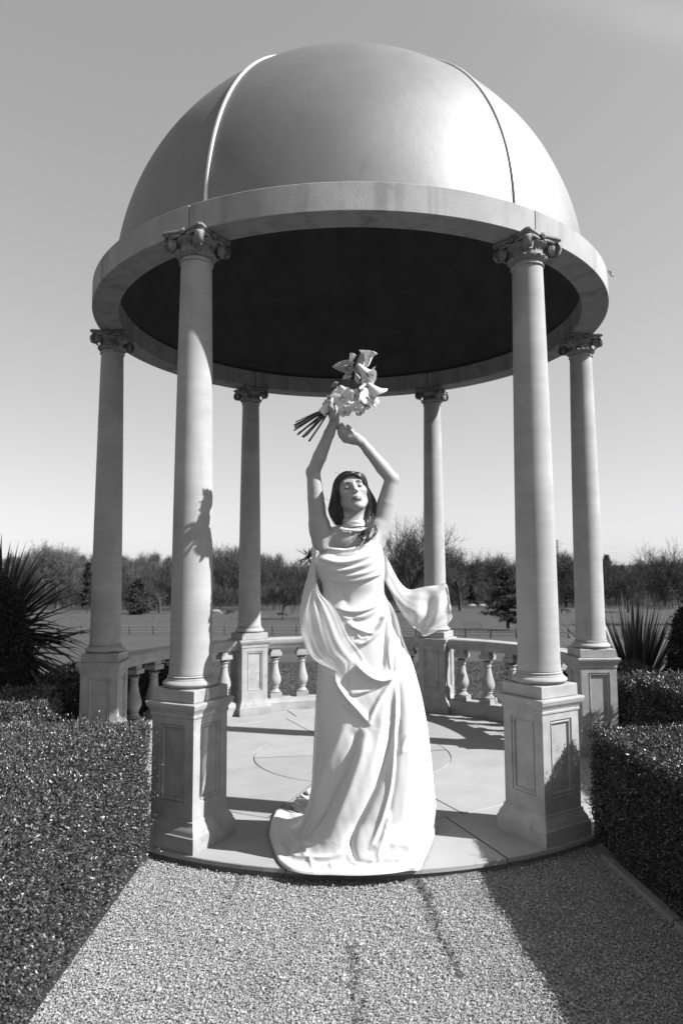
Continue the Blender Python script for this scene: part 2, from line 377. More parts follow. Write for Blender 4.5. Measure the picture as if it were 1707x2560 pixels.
def die_mesh():
    """pedestal shaft with a sunk, moulded panel in each of the four faces"""
    b = MB(); z0, z1 = .130, .575; pz0, pz1 = .200, .545; px = .074; w = PW
    rings = [(1.0, 0, w, z0, z1), ]
    for k in range(4):
        Rm = rotz(k*math.pi/2)
        def rect(hx, za, zb, d): return np.array([[-hx, -w+d, za], [hx, -w+d, za], [hx, -w+d, zb], [-hx, -w+d, zb]])
        L = [rect(w, z0, z1, 0), rect(px, pz0, pz1, 0), rect(px-.0015, pz0+.0015, pz1-.0015, .006), rect(px-.009, pz0+.009, pz1-.009, .006), rect(px-.011, pz0+.011, pz1-.011, .002),
             rect(px-.016, pz0+.016, pz1-.016, .004), rect(px-.0185, pz0+.0185, pz1-.0185, .013)]
        V = np.concatenate(L)@Rm.T; Q = []
        for i in range(len(L)-1):
            for j in range(4): a = i*4; c = a+4; Q.append([a+j, a+(j+1) % 4, c+(j+1) % 4, c+j])
        e = (len(L)-1)*4; Q.append([e, e+1, e+2, e+3]); b.add(V, Q)
    return autosmooth(b.mesh('pedestal'), 25)
die_me = die_mesh()
# column: attic base, shaft with entasis, composite capital
ZS = .7035
def tor(r, z0, z1, bulge, n=9): return [(r+bulge*math.sin(math.pi*t), z0+(z1-z0)*t) for t in np.linspace(0, 1, n)]
cb = MB(); cb.lathe([(.03, ZS)]+tor(.1135, ZS, ZS+.034, .0175, 11)+[(.1125, ZS+.0355), (.1125, ZS+.039)]+[(.1045, ZS+.044)]+tor(.1035, ZS+.046, ZS+.054, .006, 5)+[(.1015, ZS+.056), (.0998, ZS+.062), (.05, ZS+.062)], 56)
cbase_me = autosmooth(cb.mesh('column_base'), 28)
ZN = 2.772
sh = [(.04, ZS+.0585)]
for t in np.linspace(0, 1, 40):
    r = .0996-.0235*(t**1.55); sh.append((r+(.004*math.exp(-t*60)), ZS+.0585+(ZN-ZS-.0585)*t))
sh += [(.0765, ZN)]+tor(.0785, ZN+.001, ZN+.011, .006, 7)+[(.0775, ZN+.013), (.0775, ZN+.022), (.03, ZN+.022)]
sm = MB(); sm.lathe(sh, 64); shaft_me = autosmooth(sm.mesh('column'), 30)
def capital_mesh():
    b = MB(); z0 = ZN+.020; H = 2.923-z0    # .131
    t = np.linspace(0, 2*np.pi, 96, endpoint=False)
    # bell: collar of small acanthus tips, fluted band and egg moulding, as a scalloped lathe
    prof = [(.070, 0, 0), (.080, .003, 0), (.086, .008, 1), (.099, .020, 3), (.094, .026, 3), (.080, .030, 1), (.083, .034, 0), (.0845, .040, 0), (.083, .045, 0), (.080, .050, 2), (.080, .068, 2), (.087, .074, 0), (.098, .082, 4), (.104, .090, 4), (.100, .098, 4), (.088, .103, 0), (.07, .11, 0)]
    P = []
    for r, z, k in prof:
        rr = np.full_like(t, r)
        if k == 3: rr = rr*(1+.085*np.abs(np.sin(t*8))**.6-.05)
        if k == 1: rr = rr*(1+.04*np.abs(np.sin(t*8)))
        if k == 2: rr = rr*(1+.05*np.cos(t*24))
        if k == 4: rr = rr*(1+.05*np.abs(np.cos(t*10))-.02)
        zz = z+(.006*np.abs(np.sin(t*8)) if k == 3 else 0)
        P.append(np.stack([rr*np.cos(t), rr*np.sin(t), z0+zz+0*t], -1))
    b.grid(np.array(P).transpose(1, 0, 2), wrapu=True)
    # abacus with concave sides and cut horns, two steps
    for zz0, zz1, k in ((.107, .1155, .93), (.1155, .1295, 1.0)):
        out = []
        for q in range(4):
            for s_ in np.linspace(-1, 1, 15):
                ang = q*math.pi/2+s_*math.pi/4*.93; rr = (.106+.062*abs(s_)**2.2)*k; out.append((rr*math.cos(ang), rr*math.sin(ang)))
        out = np.array(out); n = len(out); sc = [.05, .985, 1, 1, .985, .05]; zz = [zz0, zz0, zz0+.002, zz1-.002, zz1, zz1]
        G_ = np.array([np.concatenate([out*s2, np.full((n, 1), z0+z2)], 1) for s2, z2 in zip(sc, zz)]).transpose(1, 0, 2)
        b.grid(G_, wrapu=True)
    # fleuron in the middle of each side
    for q in range(4):
        a = q*math.pi/2; c = np.array([math.cos(a)*.110, math.sin(a)*.110, z0+.117])
        for k in range(7):
            ph = 2*math.pi*k/6; rr = 0 if k == 6 else .0095
            o = c+np.array([-math.sin(a)*rr*math.cos(ph), math.cos(a)*rr*math.cos(ph), rr*math.sin(ph)])+np.array([math.cos(a), math.sin(a), 0])*(.004 if k == 6 else 0)
            b.lathe([(.0005, -.0075), (.0055, -.005), (.0075, 0), (.0055, .005), (.0005, .0075)], 8, o)
    # eight spiral volute faces, two meeting at every corner, with the rolled edge between them
    nr, na = 14, 40; r = np.linspace(0, .0375, nr); aa = np.linspace(0, 2*np.pi, na, endpoint=False)
    RR, AA = np.meshgrid(r, aa, indexing='ij')
    for q in range(4):
        ca = q*math.pi/2+math.pi/4
        for s_ in (-1, 1):
            sp = np.cos(2*np.pi*RR/.0125-s_*AA); hgt = .0035*sp*(RR > .007)*(RR < .036)+np.where(RR <= .007, .007*np.sqrt(np.clip(1-(RR/.0078)**2, 0, 1)), 0)-.010*(RR/.0375)**4
            nrm_a = ca+s_*R(50); nv = np.array([math.cos(nrm_a), math.sin(nrm_a), 0]); tv = np.array([-nv[1], nv[0], 0])
            c = np.array([math.cos(ca)*.138, math.sin(ca)*.138, z0+.070])+nv*.013-np.array([math.cos(ca), math.sin(ca), 0])*.010
            G_ = c+RR[..., None]*(np.cos(AA)[..., None]*tv+np.sin(AA)[..., None]*np.array([0, 0, 1.]))+hgt[..., None]*nv
            b.grid(G_, wrapv=True)
            # scroll strap running in from the volute to the egg moulding
            m0 = c+np.array([0, 0, .030]); a_in = q*math.pi/2+math.pi/4+s_*R(36); m1 = np.array([math.cos(a_in)*.098, math.sin(a_in)*.098, z0+.100])
            b.tube(catmull([m0, (m0+m1)/2+np.array([0, 0, .004]), m1], 8), [.0085, .0085, .009, .009, .009, .009, .009, .008], 8)
        # rolled edge (balteus) seen end-on
        e = np.array([math.cos(ca), math.sin(ca), 0]); tv = np.array([-e[1], e[0], 0]); G_ = []
        for ph in np.linspace(-.35*np.pi, 1.12*np.pi, 20):
            cc = e*(.134+.036*math.cos(ph-.55*0))+np.array([0, 0, z0+.070+.0365*math.sin(ph)])
            wdt = .0175-.004*math.cos(ph*2)
            G_.append([cc+tv*wdt*s2-e*(.006*abs(s2)**2) for s2 in (-1, -.6, -.2, .2, .6, 1)])
        b.grid(np.array(G_))
        b.lathe([(.0005, -.030), (.016, -.026), (.022, -.012), (.023, .010), (.018, .026), (.0005, .030)], 14, e*.122+np.array([0, 0, z0+.070]))
        # acanthus leaf hanging from each volute
        G_ = []
        for s2 in np.linspace(0, 1, 8):
            cc = e*(.128-.036*s2+.010*math.sin(s2*3))+np.array([0, 0, z0+.052-.036*s2]); G_.append([cc+tv*(.016*(1-.5*s2))*k2-e*.004*abs(k2) for k2 in (-1, -.5, 0, .5, 1)])
        b.grid(np.array(G_))
    return autosmooth(b.mesh('capital'), 50)
cap_top_me = capital_mesh()
for k in ('FL', 'FR', 'ML', 'MR', 'BL', 'BR'):
    a = AZ[k]; loc = (RC*math.cos(a), RC*math.sin(a), 0)
    c = link('column', shaft_me, MAT['stone'], temple, loc, a)
    link('column_base', cbase_me, MAT['stone_ped'], c); link('capital', cap_top_me, MAT['stone_cap'], c)
    p = link('pedestal', die_me, MAT['stone_ped'], temple, loc, a)
    link('pedestal_base', base_me, MAT['stone_ped'], p); link('pedestal_cap', cap_me, MAT['stone_ped'], p); link('plinth_block', blk_me, MAT['stone_ped'], p)
# ring beam: six curved blocks butted over the columns
RO, RI, ZR0, ZR1 = 1.7395, 1.5781, 2.923, 3.066
def arc_block(r0, r1, z0, z1, a0, a1, bev=.003, n=40):
    t = np.linspace(a0, a1, n); pr = [(r0+bev, z0), (r1-bev, z0), (r1, z0+bev), (r1, z1-bev), (r1-bev, z1), (r0+bev, z1), (r0, z1-bev), (r0, z0+bev)]
    P = np.array([[[r*math.cos(a), r*math.sin(a), z] for r, z in pr] for a in t]); b = MB(); b.grid(P, wrapv=True)
    k = len(pr); b.Q += [np.array([[0, 1, 2, 3], [0, 3, 4, 7], [4, 5, 6, 7]]), np.array([[0, 3, 2, 1], [0, 7, 4, 3], [4, 7, 6, 5]])+(n-1)*k]
    return b
rb_me = autosmooth(arc_block(RO-(RO-RI), RO, ZR0, ZR1, R(.12), R(59.88)).mesh('ring_block'), 30)
ringcore = arc_block(RI+.012, RO-.012, ZR0+.006, ZR1-.006, 0, R(360), n=121).build('ring_joint_mortar', MAT['joint'], temple)
for k in range(6): link('ring_block', rb_me, MAT['stone_ring'], temple, rz=TH+k*math.pi/3)
# dome: six panels of a raised hemisphere with overlapping seams
RD, ZD = 1.610, 3.103
def dome_panel_mesh(n=40, m=44):
    prof = [(RD, ZR1-.02), (RD, ZR1+.03)]+[(RD*math.cos(e), ZD+RD*math.sin(e)) for e in np.linspace(0, math.pi/2, m)]
    t = np.linspace(R(.35), R(59.65), n)
    P = np.array([[[r*math.cos(a), r*math.sin(a), z] for r, z in prof] for a in t]); b = MB(); b.grid(P)
    # fibreglass skin is not a perfect sphere: shallow dents
    V = b.V[0]; d = V-np.array([0, 0, ZD]); nrm = d/np.linalg.norm(d, axis=1)[:, None]
    w_ = .0012*(np.sin(V[:, 0]*9+V[:, 2]*7)+np.sin(V[:, 1]*11-V[:, 2]*6+1))*np.clip((R(60)-np.abs(np.arctan2(V[:, 1], V[:, 0])-R(30))), 0, 1); b.V[0] = V+nrm*w_[:, None]
    return autosmooth(b.mesh('dome_panel'), 60)
dp_me = dome_panel_mesh()
def seam_mesh():
    b = MB(); P = []
    es = np.concatenate([[-.06], np.linspace(0, R(86), 60)])
    for e in es:
        if e < 0: c = np.array([RD, 0, ZR1-.01]); o = np.array([1, 0, 0.])
        else: o = np.array([math.cos(e), 0, math.sin(e)]); c = o*RD+np.array([0, 0, ZD])
        P.append([c+o*h+np.array([0, s_, 0]) for s_, h in ((-.010, -.006), (-.0095, .009), (-.006, .0115), (.004, .0115), (.008, .009), (.009, -.006))])
    b.grid(np.array(P)); me = autosmooth(b.mesh('dome_seam'), 30); return me
sm_me = seam_mesh()
gr = MB(); gr.grid(np.array([[[ (RD+.0008)*math.cos(max(e,0)) , s_, (ZD+(RD+.0008)*math.sin(e)) if e >= 0 else ZR1-.01] for s_ in (-.030, -.0145)] for e in np.concatenate([[-.06], np.linspace(0, R(86), 60)])]))
gr_me = gr.mesh('seam_shadow_gap')
for k in range(6):
    link('dome_panel', dp_me, MAT['dome'], temple, rz=TH+k*math.pi/3); s_ = link('dome_seam', sm_me, MAT['rib'], temple, rz=TH+k*math.pi/3)
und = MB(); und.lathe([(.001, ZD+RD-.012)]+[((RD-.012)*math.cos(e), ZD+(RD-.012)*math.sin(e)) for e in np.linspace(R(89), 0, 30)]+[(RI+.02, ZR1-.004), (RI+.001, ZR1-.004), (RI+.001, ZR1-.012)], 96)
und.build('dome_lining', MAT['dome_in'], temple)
# balustrades between the five back pedestals that have them
bal_prof = [(.03, 0)]+tor(.046, 0, .014, .008, 6)+[(.045, .016), (.037, .024), (.033, .034), (.034, .042)]+tor(.0355, .044, .052, .005, 5)+[(.036, .055), (.046, .070), (.056, .092), (.0585, .112), (.055, .136), (.046, .165), (.037, .200), (.0315, .235), (.029, .262)]+tor(.0295, .264, .274, .006, 5)+[(.030, .277), (.030, .292)]+tor(.031, .294, .308, .010, 6)+[(.042, .312), (.03, .312)]
bb_ = MB(); bb_.lathe(bal_prof, 32, (0, 0, .155)); bb_.box((0, 0, .1325), (.0545, .0545, .0225)); bb_.box((0, 0, .4835+.0175), (.053, .053, .0175)); bb_.box((0, 0, .484+.036+.02), (.040, .040, .026))
bal_me = autosmooth(bb_.mesh('baluster'), 35)
def rail(prof, a0, a1, name, n=30):
    t = np.linspace(a0, a1, n); P = np.array([[[(RC+r)*math.cos(a), (RC+r)*math.sin(a), z] for r, z in prof] for a in t]); b = MB(); b.grid(P, wrapv=True); return b.mesh(name)
hr_prof = [(-.050, .552), (.050, .552), (.056, .562), (.060, .575), (.072, .590), (.080, .604), (.080, .632), (.074, .640), (-.074, .640), (-.080, .632), (-.080, .604), (-.072, .590), (-.060, .575), (-.056, .562)]
pl_prof = [(-.085, .0), (.085, .0), (.085, .075), (.078, .083), (.072, .098), (.068, .110), (-.068, .110), (-.072, .098), (-.078, .083), (-.085, .075)]
h = math.asin((PW-.004)/RC)
br_me = autosmooth(rail(pl_prof, h, math.pi/3-h, 'balustrade'), 30); hr_me = autosmooth(rail(hr_prof, h, math.pi/3-h, 'handrail'), 30)
for s0 in (AZ['MR'], AZ['BR'], AZ['BL']):
    b = link('balustrade', br_me, MAT['stone_ped'], temple, rz=s0); link('handrail', hr_me, MAT['stone_ped'], b)
    for k in range(6):
        a = h+(math.pi/3-2*h)*(k+.5)/6; link('baluster', bal_me, MAT['stone_ped'], b, (RC*math.cos(a), RC*math.sin(a), 0), a)
# dead twig lying on the ring in front of the dome, and a frayed bit of cord on the right
tw = MB()
tw.tube(catmull([ray_at(u, v, y=-1.60) for u, v in ((895, 441), (905, 440), (915, 446), (930, 449))], 12), .0035, 5)
tw.tube(catmull([ray_at(u, v, y=-1.60) for u, v in ((905, 441), (912, 438), (918, 444))], 8), .002, 5)
o = tw.build('dead_twig', MAT['debris']); tag(o, 'short dead twig lying on the stone ring at the foot of the dome', 'twig')
cd = MB(); cd.tube(catmull([ray_at(u, v, y=-.20) for u, v in ((1516, 676), (1528, 678), (1525, 686), (1534, 691))], 14), .004, 5); cd.tube(catmull([ray_at(u, v, y=-.20) for u, v in ((1519, 682), (1526, 680), (1529, 684))], 8), .003, 5)
o = cd.build('cord', MAT['kerb']); tag(o, 'frayed end of pale cord sticking out from the right side of the stone ring', 'cord')

# ================================================================== HEDGES AND PLANTS
LEAFT = np.array([[0, 1, 2], [0, 2, 3]])
def leaf_mesh(name, P, N, size, spread=.55, tone=(.45, .5), asp=.48, up=.0, curl=True):
    """one quad-ish leaf per point: P points, N outward directions"""
    n = len(P); L = size*rng.lognormal(0, .22, n)
    d = N+rng.normal(0, spread, (n, 3)); d[:, 2] += up; d /= np.linalg.norm(d, axis=1)[:, None]
    s_ = np.cross(d, rng.normal(0, 1, (n, 3))); s_ /= np.linalg.norm(s_, axis=1)[:, None]; f = np.cross(d, s_)
    L = L[:, None]; w_ = L*asp
    V = np.stack([P, P+d*L*.5+s_*w_*.5+f*L*.10, P+d*L, P+d*L*.5-s_*w_*.5+f*L*.10], 1).reshape(-1, 3)
    T = (LEAFT[None]+(np.arange(n)*4)[:, None, None]).reshape(-1, 3)
    tn = np.repeat(rng.lognormal(tone[0]*0, tone[1], n), 4)
    return mesh_np(name, V, None, T, False, {'tone': np.clip(tn, .25, 3.5)})
def lump(P, s, seed=0.0):
    return (np.sin(P[:, 0]*s+seed)+np.sin(P[:, 1]*s*1.13+seed*2+1)+np.sin(P[:, 2]*s*.9+seed*3+2)+np.sin((P[:, 0]+P[:, 2])*s*1.9+seed)*.6+np.sin((P[:, 1]-P[:, 2])*s*2.3+seed)*.5)/4
def hedge(name, label, cat, faces, dens, size, core, group=None, rough=.018, **kw):
    """faces: list of (origin, edge a, edge b, outward normal)"""
    root = empty(name, core[0][0][:2]+(0,) if 0 else (float(core[0][0][0]), float(core[0][0][1]), 0)); tag(root, label, cat, group)
    o0 = np.array(root.location)
    Ps, Ns = [], []
    for org, a, b, nv, dm in faces:
        org, a, b, nv = (np.array(q, float) for q in (org, a, b, nv)); n = int(np.linalg.norm(np.cross(a, b))*dens*dm)
        u, v = rng.random((2, n)); P = org+u[:, None]*a+v[:, None]*b
        # rounded edges: pull the border in
        P = P+nv*(rough*1.3*lump(P, 16, 1.0)+.012*lump(P, 62, 2.0)+rng.exponential(.006, n)[:, None][:, 0]-.012+rng.exponential(rough*.5, n)*(rng.random(n) < .07)*2)[:, None]
        eu = np.minimum(u, 1-u)*np.linalg.norm(a); ev = np.minimum(v, 1-v)*np.linalg.norm(b); e = np.minimum(eu, ev)
        P = P-nv*(np.clip(.035-e, 0, None)**2*14)[:, None]
        Ps.append(P-nv*(rng.random(n)*.03)[:, None]); Ns.append(np.broadcast_to(nv, (n, 3)))
    P = np.concatenate(Ps); N = np.concatenate(Ns)
    link('foliage', leaf_mesh('foliage', P-o0, N, size, **kw), MAT['leaf'], root)['kind'] = 'stuff'
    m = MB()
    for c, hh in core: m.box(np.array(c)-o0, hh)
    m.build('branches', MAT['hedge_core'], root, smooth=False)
    return root
def box_faces(x0, x1, y0, y1, z1, use, dm=None):
    dm = dm or {}
    F = {'x+': ((x1, y0, 0), (0, y1-y0, 0), (0, 0, z1), (1, 0, 0)), 'x-': ((x0, y0, 0), (0, y1-y0, 0), (0, 0, z1), (-1, 0, 0)),
         'y+': ((x0, y1, 0), (x1-x0, 0, 0), (0, 0, z1), (0, 1, 0)), 'y-': ((x0, y0, 0), (x1-x0, 0, 0), (0, 0, z1), (0, -1, 0)),
         'z+': ((x0, y0, z1), (x1-x0, 0, 0), (0, y1-y0, 0), (0, 0, 1))}
    return [F[k]+(dm.get(k, 1.0),) for k in use]
HL = .575
hedge('box_hedge', 'clipped box hedge with sunlit glossy leaves left of the gravel path', 'hedge',
      box_faces(-2.6, -.892, -3.5, -1.67, HL, ('x+', 'y+', 'z+'), {'z+': .8, 'y+': .5}), 100000, .0098,
      [((-1.76, -2.59, (HL-.04)/2-.03), (.835, .88, (HL-.03)/2))], tone=(0, .55), spread=.75)
rh = hedge('box_hedge', 'clipped box hedge with a dark shaded face right of the gravel path', 'hedge',
      box_faces(1.112, 3.0, -3.6, -1.49, .51, ('x-', 'y+', 'z+'), {'z+': 1.0, 'y+': .5}), 90000, .0100,
      [((2.065, -2.545, .225), (.915, 1.03, .245))], tone=(0, .5), spread=.7)
_a = R(4.7); _p = np.array([1.145, -1.47, 0]); rh.location = tuple(_p+rotz(_a)@(np.array(rh.location)-_p)); rh.rotation_euler.z = _a
hedge('box_hedge', 'low box hedge turning behind the right hand pedestal', 'hedge',
      box_faces(1.89, 3.9, -1.50, -.1, .54, ('x-', 'y-', 'z+')), 26000, .016,
      [((2.90, -.80, .25), (.97, .67, .26))], spread=.7)
hedge('box_hedge', 'dark shaded box hedge behind the left hedge, below the clipped yew', 'hedge',
      box_faces(-4.2, -1.95, -1.35, -.35, .50, ('x+', 'y-', 'z+')), 22000, .016,
      [((-3.075, -.85, .23), (1.08, .46, .24))], spread=.7)
def arc_hedge(name, label, a0, a1, r0, r1, zt, dens=16000, size=.016):
    am = (a0+a1)/2; root = empty(name, (0, 0, 0)); tag(root, label, 'hedge')
    n = int((r1-r0)*(a1-a0)*(r0+r1)/2*dens); a = rng.uniform(a0, a1, n); r = rng.uniform(r0, r1, n)
    P1 = np.stack([r*np.cos(a), r*np.sin(a), zt+.03*np.sin(a*23)+rng.exponential(.008, n)], 1); N1 = np.tile([0, 0, 1.], (n, 1))
    n2 = int((a1-a0)*r0*zt*dens); a = rng.uniform(a0, a1, n2); z = rng.random(n2)*zt
    P2 = np.stack([r0*np.cos(a), r0*np.sin(a), z], 1)-np.stack([np.cos(a), np.sin(a), a*0], 1)*rng.exponential(.012, n2)[:, None]; N2 = -np.stack([np.cos(a), np.sin(a), a*0], 1)
    n3 = int((r1-r0)*zt*dens)
    Pe, Ne = [], []
    for ae, s_ in ((a0, -1), (a1, 1)):
        rr = rng.uniform(r0, r1, n3); zz = rng.random(n3)*zt; aa = ae+s_*rng.exponential(.012, n3)
        Pe.append(np.stack([rr*np.cos(aa), rr*np.sin(aa), zz], 1)); Ne.append(np.tile([-math.sin(ae)*s_, math.cos(ae)*s_, 0], (n3, 1)))
    P = np.concatenate([P1, P2]+Pe); N = np.concatenate([N1, N2]+Ne)
    link('foliage', leaf_mesh('foliage', P, N, size, spread=.7), MAT['leaf'], root)['kind'] = 'stuff'
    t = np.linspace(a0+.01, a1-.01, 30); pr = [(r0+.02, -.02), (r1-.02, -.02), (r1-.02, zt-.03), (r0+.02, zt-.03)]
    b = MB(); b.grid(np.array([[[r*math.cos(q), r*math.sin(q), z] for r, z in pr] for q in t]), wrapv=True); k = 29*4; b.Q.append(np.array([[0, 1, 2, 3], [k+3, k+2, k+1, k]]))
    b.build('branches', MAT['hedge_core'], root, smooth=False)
arc_hedge('box_hedge', 'low curved hedge outside the back right balustrade', R(2), R(46), 2.02, 2.45, .46)
arc_hedge('box_hedge', 'low curved hedge outside the back left balustrade', R(139), R(181), 2.02, 2.45, .46)
arc_hedge('box_hedge', 'dark strip of hedge squeezed between the left pedestal and the left hedge', R(189), R(222), 1.93, 2.25, .47)

def topiary(label, c, rx, ry, h_, dens, name='clipped_yew'):
    root = empty(name, c); tag(root, label, 'topiary')
    n = int(dens*(2*math.pi*(rx+ry)/2*h_)); z = rng.random(n)**.8*h_; a = rng.uniform(0, 2*np.pi, n)
    k = np.where(z < h_*.68, 1.0, np.sqrt(np.clip(1-((z/h_-.68)/.32)**2, 0, 1)))
    k = k*(.93+.07*np.sin(z*5)); P = np.stack([rx*k*np.cos(a), ry*k*np.sin(a), z], 1)
    N = np.stack([np.cos(a)*k, np.sin(a)*k, np.where(z < h_*.68, 0, 1-k)+.05], 1); N /= np.linalg.norm(N, axis=1)[:, None]
    P = P+N*(.03*lump(P, 9)+rng.exponential(.012, n))[:, None]
    link('foliage', leaf_mesh('foliage', P, N, .020, spread=.6), MAT['leafdark'], root)['kind'] = 'stuff'
    zz = np.linspace(0, h_*.985, 24); kk = np.where(zz < h_*.68, 1.0, np.sqrt(np.clip(1-((zz/h_-.68)/.32)**2, 0, 1)))
    b = MB(); b.lathe([((rx*.96)*q*(.93+.07*math.sin(z_*5)), z_) for q, z_ in zip(kk, zz)], 30); b.build('branches', MAT['hedge_core'], root)
MAT['leafdark'] = mat('yew_leaf', .022, 0, 5, .6, attr=True, spec=.3)
topiary('tall dark clipped yew with a rounded top at the left edge', (-3.06, -.05, 0), .84, .7, 1.37, 14000)
topiary('tall dark clipped yew at the right edge, partly cut off by the frame', (3.02, .55, 0), .52, .6, 1.12, 14000)

def sword_plant(name, label, c, n, L, spread, w_=.022, droop=.35, up=.25, azr=(0, 360), mtl='spike', elr=(5, 85)):
    root = empty(name, c); tag(root, label, 'spiky plant')
    for i in range(n):
        a = R(rng.uniform(*azr)); el = R(rng.uniform(*elr)); l = L*rng.uniform(.7, 1.1)
        d = np.array([math.cos(a)*math.cos(el), math.sin(a)*math.cos(el), math.sin(el)]); p0 = np.array([0, 0, up])*rng.random()
        s_ = np.cross(d, [0, 0, 1.]); s_ /= np.linalg.norm(s_); f = np.cross(s_, d)
        K = 9; t = np.linspace(0, 1, K); dr = droop*rng.random()*l
        C_ = p0+d*t[:, None]*l-np.array([0, 0, 1.])*(t**2.4)[:, None]*dr*math.cos(el)
        wd = w_*np.sin(np.pi*np.clip(t*.80+.20, 0, 1))**.8*(1-t**5); wd[-1] = .0004
        P = np.stack([C_-s_*wd[:, None], C_-f*(wd*.45)[:, None], C_+s_*wd[:, None]], 1)
        b = MB(); b.grid(P, a=rng.lognormal(0, .35)); b.build('leaf', MAT[mtl], root, attr=True)
    return root
pl = ray_at(40, 1600, y=.9)
MAT['spikedark'] = mat('dark_sword_leaf', .035, .3, 10, .5, attr=True)
sword_plant('cordyline', 'dark spiky cordyline sticking out from behind the left clipped yew', (pl[0]+.06, .45, .55), 150, .84, 1, droop=.40, up=.30, w_=.026, azr=(-75, 100), mtl='spikedark', elr=(-28, 80))
pr_ = ray_at(1590, 1720, y=1.2)
sword_plant('flax_plant', 'upright flax plant with long sword leaves beside the right clipped yew', (pr_[0], 1.2, .08), 150, .95, 1, droop=.16, up=.05, w_=.018, azr=(0, 360), mtl='spike', elr=(38, 86))
pb = ray_at(772, 1388, y=9.)
sword_plant('cordyline', 'small dark spiky plant top showing behind the bride\'s right shoulder', tuple(pb-np.array([0, 0, .1])), 30, .42, 1, droop=.4, up=.1, w_=.02, mtl='spikedark', elr=(-40, 80))
# grass tufts at the foot of the left hedge
def tuft(name, label, c, n, L):
    b = MB()
    for i in range(n):
        a = rng.uniform(0, 6.28); el = R(rng.uniform(25, 80)); l = L*rng.uniform(.5, 1.1); d = np.array([math.cos(a)*math.cos(el), math.sin(a)*math.cos(el), math.sin(el)])
        t = np.linspace(0, 1, 5)[:, None]; s_ = np.array([-math.sin(a), math.cos(a), 0])*.0011
        C_ = np.array([rng.normal(0, .02), rng.normal(0, .02), 0])+d*t*l-np.array([0, 0, 1.])*t**2*l*.3
        b.grid(np.stack([C_-s_*(1-t**2), C_+s_*(1-t**2)], 1), a=rng.lognormal(0, .3))
    tag(b.build(name, MAT['lawn'], attr=True, loc=c), label, 'grass tuft')
tuft('grass_tuft', 'small grass tuft between the left hedge and the front left pedestal', tuple(ray_at(372, 2120, z=-.04)), 60, .07)
tuft('grass_tuft', 'flat grass tuft on the gravel at the foot of the left hedge', tuple(ray_at(352, 2155, z=-.04)), 60, .06)

# near lawn behind the temple: real blades as far as they can be told apart
def lawn():
    n = 160000; y = 2.0+7.5*rng.random(n)**1.2; x = rng.uniform(-3.2, 3.2, n)
    k = np.hypot(x, y) > 2.0; x, y = x[k], y[k]; n = len(x)
    z = ground_z(x, y)
    a = rng.uniform(0, 6.28, n); l = rng.uniform(.008, .026, n)*(1+.5*np.sin(x*5)*np.sin(y*4))*np.clip((9.8-y)/3, .2, 1); w_ = .0028
    d = np.stack([np.cos(a)*.5, np.sin(a)*.5, np.ones(n)], 1); s_ = np.stack([-np.sin(a), np.cos(a), a*0], 1)*w_
    P = np.stack([x, y, z], 1); V = np.stack([P-s_, P+s_, P+d*l[:, None]], 1).reshape(-1, 3)
    me = mesh_np('lawn', V, None, np.arange(3*n).reshape(-1, 3), False, {'tone': np.repeat(rng.lognormal(0, .5, n), 3)})
    tag(link('lawn_grass', me, MAT['lawn']), 'short rough grass beyond the balustrade', 'grass', kind='stuff')
lawn()

# ================================================================== THE FIELD BEYOND
def place(u, d):
    """ground point d metres from the camera in the direction of photo column u"""
    p = ray_at(u, 1500, y=CAM_LOC[1]+d); return np.array([p[0], p[1], float(ground_z(p[0], p[1]))])
def bare_tree(label, u, d, height, spread=.6, seed=1, trunk=.30, mtl='bark', levels=5, lean=0.0, first=.28, fine=1.0, name='bare_tree', group=None):
    r_ = np.random.default_rng(seed); base = place(u, d); root = empty(name, tuple(base)); tag(root, label, 'tree', group)
    tr = MB(); cr = MB(); minr = d*.00005*fine
    def grow(p, dr, L, rad, lev, mb):
        n = 5; pts = [p]; dd = dr.copy()
        for i in range(n-1):
            dd = dd+r_.normal(0, .09 if lev else .03, 3)+np.array([0, 0, .05 if lev else .02]); dd /= np.linalg.norm(dd); pts.append(pts[-1]+dd*L/(n-1))
        pts = np.array(pts); rr = np.linspace(rad, rad*.62, n); mb.tube(pts, np.maximum(rr, minr), 6 if lev == 0 else 3, cap=False)
        if lev >= levels: return
        nb = [6, 5, 5, 4, 4, 3][lev]
        for k in range(nb):
            f = r_.uniform(.35 if lev else .55, 1.0); j = f*(n-1); i0 = min(int(j), n-2); q = pts[i0]+(pts[i0+1]-pts[i0])*(j-i0)
            a = r_.uniform(0, 6.28); side = np.cross(dd, [math.cos(a), math.sin(a), .1]); side /= np.linalg.norm(side)
            nd = dd*r_.uniform(.6, 1.0)+side*r_.uniform(.5, 1.0)*spread/.6; nd /= np.linalg.norm(nd)
            grow(q, nd, L*r_.uniform(.55, .80), rad*.52, lev+1, cr)
        if lev: grow(pts[-1], dd, L*.7, rad*.55, lev+1, cr)
    grow(np.zeros(3), np.array([lean, 0, 1.]), height*first, trunk, 0, tr)
    # scale the crown to the height asked for
    V = np.concatenate(cr.V); k = height/max(V[:, 2].max(), .1)
    for m in (tr, cr): m.V = [v*np.array([k, k, k]) for v in m.V]
    tr.build('trunk', MAT[mtl], root); cr.build('crown', MAT[mtl], root, smooth=False)
    return root
bare_tree('large wide bare tree just right of the bride, its twigs against the sky', 1022, 150, 24.5, .62, 3, .40, levels=5, first=.30, fine=1.5)
bare_tree('pale bare tree on the skyline at the left edge behind the clipped yew', 78, 230, 24, .75, 4, .35, 'bark_pale', levels=5, first=.22, group=None)
bare_tree('pale spreading bare tree on the skyline right of the cordyline tip', 142, 235, 24, .75, 14, .35, 'bark_pale', levels=5, first=.22)
